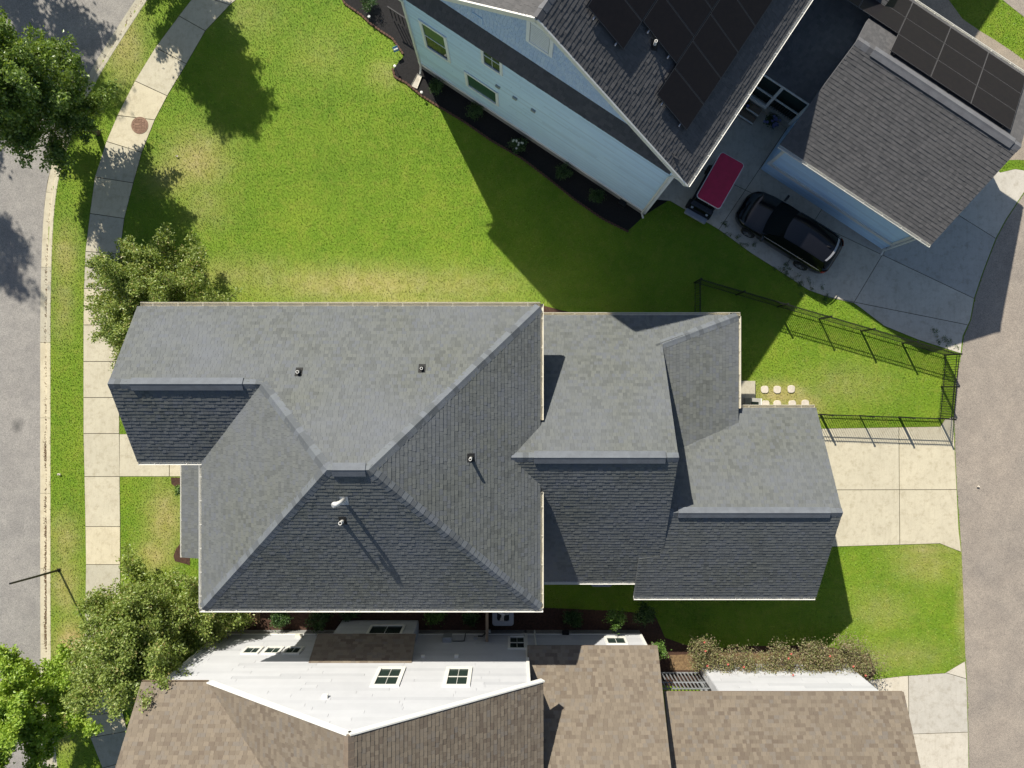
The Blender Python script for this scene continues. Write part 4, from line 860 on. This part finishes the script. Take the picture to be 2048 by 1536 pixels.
bevel(simple('seat', MAT['black_rubber'], GC, ((-.25, 0, .72), (.5, .95, .16)), local=True), .05); bevel(simple('backrest', MAT['black_rubber'], GC, ((-.55, 0, 1.05), (.12, .95, .5)), local=True), .04); bevel(simple('rear_box', MAT['paint_black'], GC, ((-.95, 0, .62), (.55, .95, .5)), local=True), .06)
simple('windshield', MAT['car_glass'], GC, ((.82, 0, 1.35), (.02, .9, 1.0)), local=True); MB().lathe([(.15, -.01), (.165, 0), (.15, .01)], (.5, .25, 1.0), 14).build('steering_wheel', MAT['black_rubber'], GC, local=True)
for sx_ in (.82, -.85):
    for s in (1, -1): MB().tube([(sx_ + (.1 if sx_ > 0 else 0), s * .48, .5), (sx_, s * .47, 1.94)], .018, 6).build('roof_post', MAT['black_metal'], GC, local=True)
for wx in (.9, -.8):
    for s in (1, -1):
        t = MB(); t.lathe([(.1, -.09), (.2, -.09), (.23, -.05), (.23, .05), (.2, .09), (.1, .09)], (wx, s * .5, .23), 18, 'y'); ty = t.build('wheel', MAT['tyre'], GC, smooth=True, local=True)
        MB().lathe([(.0, s * .07), (.1, s * .08), (.11, s * .03)], (wx, s * .5, .23), 14, 'y').build('rim', MAT['rim'], ty, local=True)
for s in (1, -1): MB().lathe([(0, .03), (.05, .02), (.06, 0)], (1.1, s * .36, .66), 10).build('headlight', MAT['lamp'], GC, local=True)

# ------------------------------------------------------------------ air conditioners
def ac(px, py, h, label, rz=0):
    x, y = G(px, py, h); r = thing('air_conditioner', label, 'air conditioner', (x, y, .02), rz, 'outdoor air conditioners')
    bevel(MB().prism(rrect(.45, .45, .1), .0, h - .08).build('cabinet', MAT['grey_metal'], r, local=True), .01)
    fr = MB(); o = rrect(.46, .46, .12, 5); n = len(o); ci = [(.33 * math.cos(math.atan2(b, a)), .33 * math.sin(math.atan2(b, a))) for a, b in o]
    fr.grid([[(a, b, h - .08) for a, b in o + o[:1]], [(a, b, h) for a, b in o + o[:1]], [(a, b, h) for a, b in ci + ci[:1]], [(a, b, h - .07) for a, b in ci + ci[:1]]]); fr.build('top_ring', MAT['grey_plastic'], r, local=True)
    MB().prism([(a * .98, b * .98) for a, b in ci], h - .076, h - .071).build('fan_well', MAT['black_rubber'], r, local=True)
    f = MB()
    for i in range(3):
        a = i * 2.094 + .4; c, s = math.cos(a), math.sin(a); q = [(.06, -.05), (.30, -.13), (.30, .08), (.06, .05)]
        f.add([(x_ * c - y_ * s, x_ * s + y_ * c, h - .055 + y_ * .12) for x_, y_ in q], [(0, 1, 2, 3)])
    f.lathe([(0, h - .035), (.07, h - .04), (.075, h - .06)], (0, 0, 0), 14); f.build('fan', MAT['rail'], r, local=True)
    g = MB()
    for k_ in range(18): a = k_ * math.pi / 9; g.tube([(.08 * math.cos(a), .08 * math.sin(a), h - .012), (.34 * math.cos(a), .34 * math.sin(a), h - .004)], .003, 4)
    for rr_ in (.15, .22, .29): g.tube([(rr_ * math.cos(t), rr_ * math.sin(t), h - .008) for t in np.linspace(0, 2 * math.pi, 25)], .003, 4)
    g.build('fan_guard', MAT['black_metal'], r, local=True); return r
ac(1006, 1230, .85, 'grey air conditioner with fan showing beside the white house wall'); ac(1203, 1152, .85, 'air conditioner peeking out under the gutter of the grey house')
sb_ = thing('side_fence', 'short weathered wood fence between the two houses by the fan unit', 'fence', (-1.05, -10.2, 0))
for i in range(12): simple('board', MAT['wood'], sb_, ((-1.06, -9.6 - i * .115, .75), (.03, .105, 1.45)))
simple('top_rail', MAT['wood'], sb_, ((-1.06, -10.23, 1.49), (.12, 1.4, .04)))

# ------------------------------------------------------------------ small things on the ground
x, y = G(280, 251); mh = thing('manhole_cover', 'round rusty manhole cover set in the sidewalk', 'manhole cover', (x, y, .02))
MB().lathe([(0, .006), (.345, .006), (.35, 0)], (0, 0, 0), 36).build('plate', MAT['rust'], mh, local=True); MB().lathe([(.352, .012), (.375, .012), (.38, 0)], (0, 0, 0), 36).build('rim_ring', MAT['rust'], mh, local=True)
rb = MB()
for i in range(-4, 5):
    for j in range(-4, 5):
        if i * i + j * j < 19 and random.random() < .85: rb.box((i * .068, j * .068, .012), (.045, .03, .014), .2)
rb.lathe([(.29, .006), (.29, .015), (.31, .015), (.31, .006)], (0, 0, 0), 30); rb.build('raised_pattern', MAT['rust'], mh, local=True)
x, y = G(118, 1140); sp = thing('sign_post', 'thin dark metal post standing on the grass verge by the kerb', 'post', (x, y, 0))
MB().tube([(0, 0, 0), (-.05, .1, 1.5), (-.1, .22, 3.05)], [.05, .045, .04], 8).build('pole', MAT['black_metal'], sp, local=True); simple('base_plate', MAT['black_metal'], sp, ((0, 0, .02), (.14, .14, .04)), local=True)
STN = [(1529, 779, 'left'), (1554, 779, 'middle'), (1582, 777, 'right')]
for i, (px, py) in enumerate(((1529, 779), (1554, 779), (1582, 778), (1531, 808), (1554, 808), (1584, 808), (1610, 807))):
    x, y = G(px, py); pt = rrect(.165, .165, .115, 4); pt = [(a * random.uniform(.95, 1.04), b * random.uniform(.95, 1.04)) for a, b in pt]
    lab = ('leftmost', 'second from left', 'rightmost')[i] + ' pale stepping stone in the row farther from the garage' if i < 3 else ('leftmost', 'second from left', 'third from left', 'rightmost')[i - 3] + ' pale stepping stone in the row against the garage'
    o = MB().prism(pt, -.05, .05).build('stepping_stone', MAT['stone']); o.location = (x, y, 0); bevel(o, .012); tag(o, lab, 'stepping stone', 'stepping stones by the back door')
# yard sign, path lights, splash block
x, y = G(795, 108); ys = thing('yard_sign', 'small blue and white yard sign at the corner of the black mulch bed', 'sign', (x, y, 0), .4)
mb = MB(); mb.add([(-.12, 0, .25), (.12, 0, .25), (.12, .12, .48), (-.12, .12, .48), (-.12, .012, .24), (.12, .012, .24), (.12, .132, .47), (-.12, .132, .47)], [(0, 1, 2, 3), (7, 6, 5, 4), (0, 4, 5, 1), (2, 6, 7, 3), (1, 5, 6, 2), (0, 3, 7, 4)]); mb.build('sign_board', MAT['blue_plastic'], ys, local=True)
simple('white_band', MAT['white'], ys, ((0, .06, .375), (.2, .07, .09)), local=True); simple('stake', MAT['rail'], ys, ((0, .05, .12), (.02, .02, .24)), local=True)
for px, py, lab in ((741, 41, 'garden light near the top end of the mulch bed'), (792, 139, 'garden light at the notch in the mulch bed'), (845, 191, 'garden light on the bed edge near the first shrub')):
    x, y = G(px, py); r = thing('path_light', 'small white ' + lab, 'garden light', (x, y, 0), 0, 'garden lights along the bed')
    MB().tube([(0, 0, 0), (0, 0, .32)], .012, 6).build('stem', MAT['black_metal'], r, local=True); MB().lathe([(0, .40), (.055, .385), (.065, .36), (.05, .32), (0, .31)], (0, 0, 0), 12).build('lamp_head', MAT['white'], r, local=True)
x, y = G(834, 163); o = MB().add([(-.12, -.3, 0), (.12, -.3, 0), (.16, .3, 0), (-.16, .3, 0), (-.12, -.3, .08), (.12, -.3, .08), (.16, .3, .06), (-.16, .3, .06), (-.08, -.26, .04), (.08, -.26, .04), (.11, .3, .02), (-.11, .3, .02)], [(0, 1, 5, 4), (1, 2, 6, 5), (3, 0, 4, 7), (4, 5, 9, 8), (5, 6, 10, 9), (7, 4, 8, 11), (8, 9, 10, 11), (2, 3, 7, 11, 10, 6)]).build('splash_block', MAT['concrete2']); o.location = (x, y, .015); o.rotation_euler.z = 2.7
tag(o, 'grey splash block under the blue house downspout', 'splash block')
# edging bricks along the black mulch bed
ed = thing('bed_edging', 'scalloped red brown edging along the black mulch bed', 'edging', (*G(900, 230), 0))
E1 = Gs([(655, -60), (690, 8), (722, 30), (741, 48), (765, 65), (785, 78), (795, 92), (806, 108)]); E2 = Gs([(786, 140), (790, 155), (812, 166), (843, 192), (880, 215), (930, 245), (980, 280), (1045, 318), (1100, 360), (1150, 400), (1205, 438), (1255, 463)])
eb = MB(); eb.prism(rrect(.07, .045, .04, 3), 0, .07); ebm = eb.mesh('edging_brick', MAT['edging']); fo = woff(ed)
for E in (E1, E2):
    pr_ = resample(E, .15)
    for i, p in enumerate(pr_):
        t = pr_[min(i + 1, len(pr_) - 1)] - pr_[max(i - 1, 0)]
        o = link('edging_brick', ebm, ed); o.location = Vector((p.x, p.y, random.uniform(-.01, .015))) - fo; o.rotation_euler = (0, 0, math.atan2(t.y, t.x) + random.uniform(-.15, .15))
# litter
for px, py, nm, lab, s in ((120, 948, 'paper_scrap', 'scrap of white paper on the grass verge', .06), (355, 313, 'paper_scrap', 'scrap of white paper on the lawn beside the sidewalk', .05), (1955, 972, 'paper_scrap', 'crumpled white scrap lying on the alley', .06)):
    x, y = G(px, py); mb = MB(); n = 5; R_ = [[(i * s / 2 - s + random.uniform(-.02, .02), j * s / 3 - s * .66, .06 + random.uniform(0, .05)) for i in range(n)] for j in range(n)]
    mb.grid(R_); o = mb.build(nm, MAT['stone']); o.location = (x, y, 0); o.modifiers.new('solid', 'SOLIDIFY').thickness = .004; tag(o, lab, 'litter')

# ------------------------------------------------------------------ trees and shrubs
def leaves(C, size, asp, upb, tone=None, droop=.15):
    n = len(C); nv = rng.normal(size=(n, 3)); nv[:, 2] = np.abs(nv[:, 2]) * .6 + upb; nv /= np.linalg.norm(nv, axis=1)[:, None]
    t = rng.normal(size=(n, 3)); t -= nv * np.sum(t * nv, 1)[:, None]; t /= np.linalg.norm(t, axis=1)[:, None]; b = np.cross(nv, t)
    L = rng.uniform(.65, 1.25, n)[:, None] * size; W_ = L * asp
    V = np.stack([C - t * L * .5, C + b * W_ * .5 - t * L * .05, C + t * L * .5 - nv * L * droop, C - b * W_ * .5 - t * L * .05], 1)
    return V.reshape(-1, 3), np.arange(n * 4).reshape(-1, 4)
def curve(p, d, L, n, bend, rnd):
    pts = [np.array(p, float)]; d = np.array(d, float)
    for i in range(n):
        d = d + np.array([0, 0, bend]) / n + rng.normal(size=3) * rnd / n; d /= np.linalg.norm(d); pts.append(pts[-1] + d * L / n)
    return pts
def tree(name, label, base, trunk_h, top, limbs, llen, elev, r_leaf, n_leaf, lsize, mat, cat='tree', trunk_r=.11, lean=(0, 0), upb=.35, asp=.6, twig=7, twl=.9, bend=.25, stems=1, tstart=.25, group=None, limb_dirs=None):
    root = thing(name, label, cat, (base[0], base[1], 0), 0, group); cl = []
    tm = MB(); tops = []
    for s in range(stems):
        a = 2 * math.pi * s / stems + .7; off = .14 if stems > 1 else 0; spread = .55 if stems > 1 else 0
        P = [(math.cos(a) * off, math.sin(a) * off, -.05), (math.cos(a) * (off + spread * .4) + lean[0] * .3, math.sin(a) * (off + spread * .4) + lean[1] * .3, trunk_h * .6), (math.cos(a) * (off + spread) + lean[0] * .6, math.sin(a) * (off + spread) + lean[1] * .6, trunk_h), (lean[0] + math.cos(a) * (off + spread) * 1.4, lean[1] + math.sin(a) * (off + spread) * 1.4, top)]
        r = trunk_r / math.sqrt(stems); tm.tube(P, [r * 1.3, r, r * .8, r * .25], 8); tops.append(P)
    tm.build('trunk', MAT['bark'], root, smooth=True, local=True)
    for i in range(limbs):
        P = tops[i % stems]; f = (i + .5) / limbs; z = trunk_h + (top - trunk_h) * f * .92
        q0, q1 = np.array(P[2]), np.array(P[3]); p = q0 + (q1 - q0) * f * .92
        az_ = limb_dirs[i] if limb_dirs and i < len(limb_dirs) else i * 2.39996 + rng.uniform(-.35, .35)
        el_ = elev[0] + (elev[1] - elev[0]) * f + rng.uniform(-.15, .15); L = (llen[0] + (llen[1] - llen[0]) * f) * rng.uniform(.75, 1.2)
        d = (math.cos(az_) * math.cos(el_), math.sin(az_) * math.cos(el_), math.sin(el_))
        pts = curve(p, d, L, 6, bend, .35); m = MB(); rr_ = trunk_r * .42 * (1 - f * .5); m.tube([tuple(q) for q in pts], [rr_ * (1 - .85 * j / 6) for j in range(7)], 6)
        segs = [(pts, 1.0)]
        for k_ in range(twig):
            j = rng.uniform(tstart, .98) * 6; a, fr = int(j), j - int(j); s = pts[a] + (pts[min(a + 1, 6)] - pts[a]) * fr
            dd_ = (pts[min(a + 1, 6)] - pts[a]); dd_ = dd_ / (np.linalg.norm(dd_) + 1e-6) * .8 + rng.normal(size=3) * .6; dd_[2] = dd_[2] * .5 + .15; dd_ /= np.linalg.norm(dd_)
            tp = curve(s, dd_, twl * rng.uniform(.6, 1.2), 3, .1, .3); m.tube([tuple(q) for q in tp], [rr_ * .3, rr_ * .22, rr_ * .14, rr_ * .07], 4); segs.append((tp, .7))
        m.build('limb', MAT['bark'], root, local=True)
        nl = int(n_leaf / limbs); per = [L * 1.2] + [twl] * twig; tot = sum(per)
        for (sp_, wgt), pl_ in zip(segs, per):
            c = int(nl * pl_ / tot); ns = len(sp_) - 1; lo = tstart if wgt == 1 else .15
            tt_ = rng.uniform(lo, 1.03, c) * ns; ii = np.clip(tt_.astype(int), 0, ns - 1); ff = (tt_ - ii)[:, None]; A_ = np.array(sp_)
            C = A_[ii] + (A_[ii + 1] - A_[ii]) * ff + rng.normal(size=(c, 3)) * r_leaf * wgt * (1.15 - .6 * (tt_ / ns))[:, None] * np.array([1, 1, .75]); cl.append(C)
    C = np.concatenate(cl); V, Fc = leaves(C, lsize, asp, upb)
    zc = (C[:, 2] - C[:, 2].min()) / (np.ptp(C[:, 2]) + 1e-6); tn = np.clip(rng.normal(.52, .25, len(C)), 0, 1)
    o = link('crown', fast_mesh('crown', V, Fc, MAT[mat], tn), root); return root
def shrub(label, px, py, r, hgt, n, lsize, mat, h0=0.0, flowers=None, group=None, asp=.55, cat='shrub', stems=9, name='shrub', twigs=False):
    x, y = G(px, py, hgt * .6); root = thing(name, label, cat, (x, y, 0), 0, group); m = MB(); C = []
    for i in range(stems):
        a = i * 2.4 + rng.uniform(-.3, .3); rad = r * rng.uniform(.35, .95); tip = np.array([math.cos(a) * rad, math.sin(a) * rad, hgt * rng.uniform(.6, 1.0)])
        mid = tip * np.array([.4, .4, .6]); m.tube([(0, 0, 0), tuple(mid), tuple(tip)], [.015, .01, .004], 5)
        if twigs:
            for k_ in range(5):
                e = mid + (tip - mid) * rng.random() ; m.tube([tuple(e), tuple(e + rng.normal(size=3) * r * .35)], [.006, .003], 4)
        c = int(n / stems); f = rng.uniform(.35, 1.05, c)[:, None]; C.append(mid * (1 - f) + tip * f + rng.normal(size=(c, 3)) * r * .22 * np.array([1, 1, .7]))
    m.build('stems', MAT['bark'], root, local=True); C = np.concatenate(C); C[:, 2] = np.maximum(C[:, 2], .04)
    V, Fc = leaves(C, lsize, asp, .4); link('foliage', fast_mesh('foliage', V, Fc, MAT[mat], np.clip(rng.normal(.45, .25, len(C)), 0, 1)), root)
    if flowers:
        fm, fn, fs = flowers; top = C[np.argsort(-C[:, 2])[:max(fn * 6, 20)]]; c = top[rng.choice(len(top), fn, replace=False)] + np.array([0, 0, .05])
        fb = MB(); fv = [(0, 0, 0)]; ff = []
        for k_ in range(6):
            a = k_ * math.pi / 3; fv += [(math.cos(a) * fs * .5, math.sin(a) * fs * .5, fs * .25), (math.cos(a + .5) * fs * .8, math.sin(a + .5) * fs * .8, fs * .1), (math.cos(a + 1) * fs * .5, math.sin(a + 1) * fs * .5, fs * .25)]; ff.append((0, 1 + k_ * 3, 2 + k_ * 3, 3 + k_ * 3))
        me = fb.add(fv, ff).mesh('flower', MAT[fm])
        for q in c: link('flower', me, root, tuple(q))
    return root
tree('maple_tree', 'leafy dark green street tree on the curved verge near the manhole cover', G(196, 266), 2.0, 6.7, 32, (2.25, 1.9), (.0, 1.05), .28, 76000, .135, 'leaf_maple', lean=(-.75, .25), trunk_r=.12, twig=8, twl=1.1, tstart=.12, upb=.45)
tree('maple_tree', 'street tree whose crown only just enters at the top left edge', G(312, -112), 1.7, 6.7, 28, (2.0, 1.35), (.15, 1.1), .25, 60000, .14, 'leaf_maple', trunk_r=.12, twig=8, tstart=.12)
tree('street_tree', 'tree standing beyond the street at the top left corner', G(-60, -240), 2.5, 9.0, 18, (3.0, 2.0), (.1, 1.0), .40, 15000, .2, 'leaf_maple', trunk_r=.16)
tree('street_tree', 'tall tree beyond the street, shading the road at the left edge', G(-300, -20), 3.0, 10.5, 20, (4.0, 2.6), (.05, 1.0), .45, 18000, .2, 'leaf_maple', trunk_r=.2)
tree('lime_tree', 'bright lime green tree with spreading branches at the bottom left', G(160, 1338), 1.5, 5.3, 24, (3.3, 1.7), (.0, 1.0), .21, 68000, .13, 'leaf_lime', trunk_r=.1, twig=9, twl=.8, lean=(-.2, -.2), upb=.55, tstart=.12)
tree('crape_myrtle', 'large olive green crape myrtle at the lower corner of the grey house', G(368, 1236), .8, 4.4, 60, (2.85, 1.95), (0, 1.15), .27, 150000, .12, 'leaf_myrtle', trunk_r=.12, stems=4, twig=9, twl=.95, asp=.5, bend=.05, tstart=.12, upb=.6)
tree('crape_myrtle', 'smaller crape myrtle at the upper left corner of the grey house', G(362, 612), .7, 3.6, 42, (2.3, 1.6), (0, 1.15), .22, 84000, .11, 'leaf_myrtle', trunk_r=.09, stems=3, twig=8, twl=.85, asp=.5, bend=.05, tstart=.18, upb=.6)
for px, py, lab, fl in ((872, 172, 'small round green shrub below the downspout in the black mulch bed', None), (950, 222, 'second small shrub from the left along the blue wall', None), (1035, 290, 'small shrub with white flowers against the blue wall', ('petal_white', 9, .07)), (1125, 346, 'fourth small shrub from the left along the blue wall', None), (1193, 394, 'last small shrub along the blue wall near the meter box', None)):
    shrub(lab, px, py, .36, .55, 1100, .07, 'leaf_shrub', flowers=fl, group='shrubs along the blue wall')
shrub('dark shrub at the top edge of the black mulch bed', 735, 2, .4, .6, 1100, .07, 'leaf_shrub')
SBD = [((470, 1238), 'dark shrub nearest the large crape myrtle between the houses', .5, .9, 'leaf_shrub'), ((562, 1238), 'dark shrub under the gutter left of the bay', .42, .7, 'leaf_shrub'), ((640, 1238), 'dark shrub just left of the white bay', .5, .9, 'leaf_shrub'), ((700, 1222), 'low green shrub above the white bay', .4, .6, 'leaf_shrub'), ((870, 1228), 'leafy shrub right of the white bay', .42, .8, 'leaf_bright'), ((940, 1232), 'leafy shrub left of the wood fence by the fan unit', .35, .7, 'leaf_shrub'), ((1145, 1236), 'small shrub in the dark bed right of the fan unit', .38, .8, 'leaf_shrub'), ((1232, 1238), 'sunlit bright green shrub by the white wing', .42, 1.5, 'leaf_bright'), ((1288, 1228), 'dark shrub at the corner of the white wing', .5, 1.1, 'leaf_shrub'), ((1312, 1300), 'bright green shrub beside the brown wing roof', .42, 1.7, 'leaf_bright')]
for (px, py), lab, r, hh, mt_ in SBD: shrub(lab, px, py, r, hh, 1800, .085, mt_)
for i, (px, py, r) in enumerate(((1405, 1303, .55), (1475, 1330, .6), (1555, 1326, .6), (1630, 1318, .6), (1705, 1315, .75))):
    lab = ('leftmost straggly rose bush with red blooms by the gate', 'second rose bush from the gate against the white garage wall', 'middle rose bush of the row against the white garage wall', 'fourth rose bush from the gate with bare twigs', 'large rose bush at the driveway end of the white garage wall')[i]
    shrub(lab, px, py, r * 1.55, 1.35, 3800, .08, 'leaf_rose', flowers=('petal_red', 3, .07), group='rose bushes along the white garage', name='rose_bush', cat='rose bush', stems=14, twigs=True)
for px, py, lab in ((1487, 203, 'blue hydrangea at the upper end of the porch steps'), (1541, 243, 'blue hydrangea at the lower end of the porch steps')):
    shrub(lab, px, py, .3, .6, 700, .09, 'leaf_shrub', flowers=('petal_blue', 14, .1), group='hydrangeas by the porch steps', name='hydrangea', cat='hydrangea')
shrub('tuft of yellow green leaves at the porch roof edge', 358, 980, .22, .4, 500, .08, 'leaf_bright')

# leaf debris washed along the gutter
gl = offs(path, .24); C = []
for i, p in enumerate(gl):
    py = 768 - p.y * S0
    k_ = 70 if 850 < py < 1290 else (18 if 480 < py < 850 or py < 60 else 6)
    k_ = int(k_ * rng.uniform(.1, 1.4)); C.append(np.stack([p.x + rng.normal(0, .035, k_) + .02 * math.sin(i), p.y + rng.uniform(-.22, .22, k_), np.full(k_, -.088)], 1))
C = np.concatenate(C); V, Fc = leaves(C, .05, .6, 2.0, droop=0)
MAT['debris'] = M_tone('dead_leaf', [(0, (.10, .06, .035)), (1, (.26, .17, .10))], .9, grain=60, bs=0)
tag(link('gutter_debris', fast_mesh('gutter_debris', V, Fc, MAT['debris'], rng.random(len(C)))), 'brown dead leaves washed along the street gutter', 'leaf litter', kind='stuff')

# weeds creeping over the edge of the neighbour's driveway
C = []
for a_, b_, k_ in (((1545, 535), (1600, 572), 13), ((1600, 572), (1650, 597), 9), ((1850, 672), (1905, 696), 10), ((1440, 463), (1500, 507), 8)):
    for i in range(k_):
        f = rng.random(); x, y = G(a_[0] + (b_[0] - a_[0]) * f, a_[1] + (b_[1] - a_[1]) * f); x += rng.normal(.12, .16); y += rng.normal(.12, .14); n_ = rng.integers(15, 60)
        C.append(np.stack([x + rng.normal(0, .06, n_), y + rng.normal(0, .06, n_), rng.uniform(.03, .1, n_)], 1))
C = np.concatenate(C); V, Fc = leaves(C, .05, .5, .8)
tag(link('driveway_weeds', fast_mesh('driveway_weeds', V, Fc, MAT['leaf_shrub'], rng.random(len(C)))), 'low weeds creeping over the edge of the concrete driveway', 'weeds', kind='stuff')
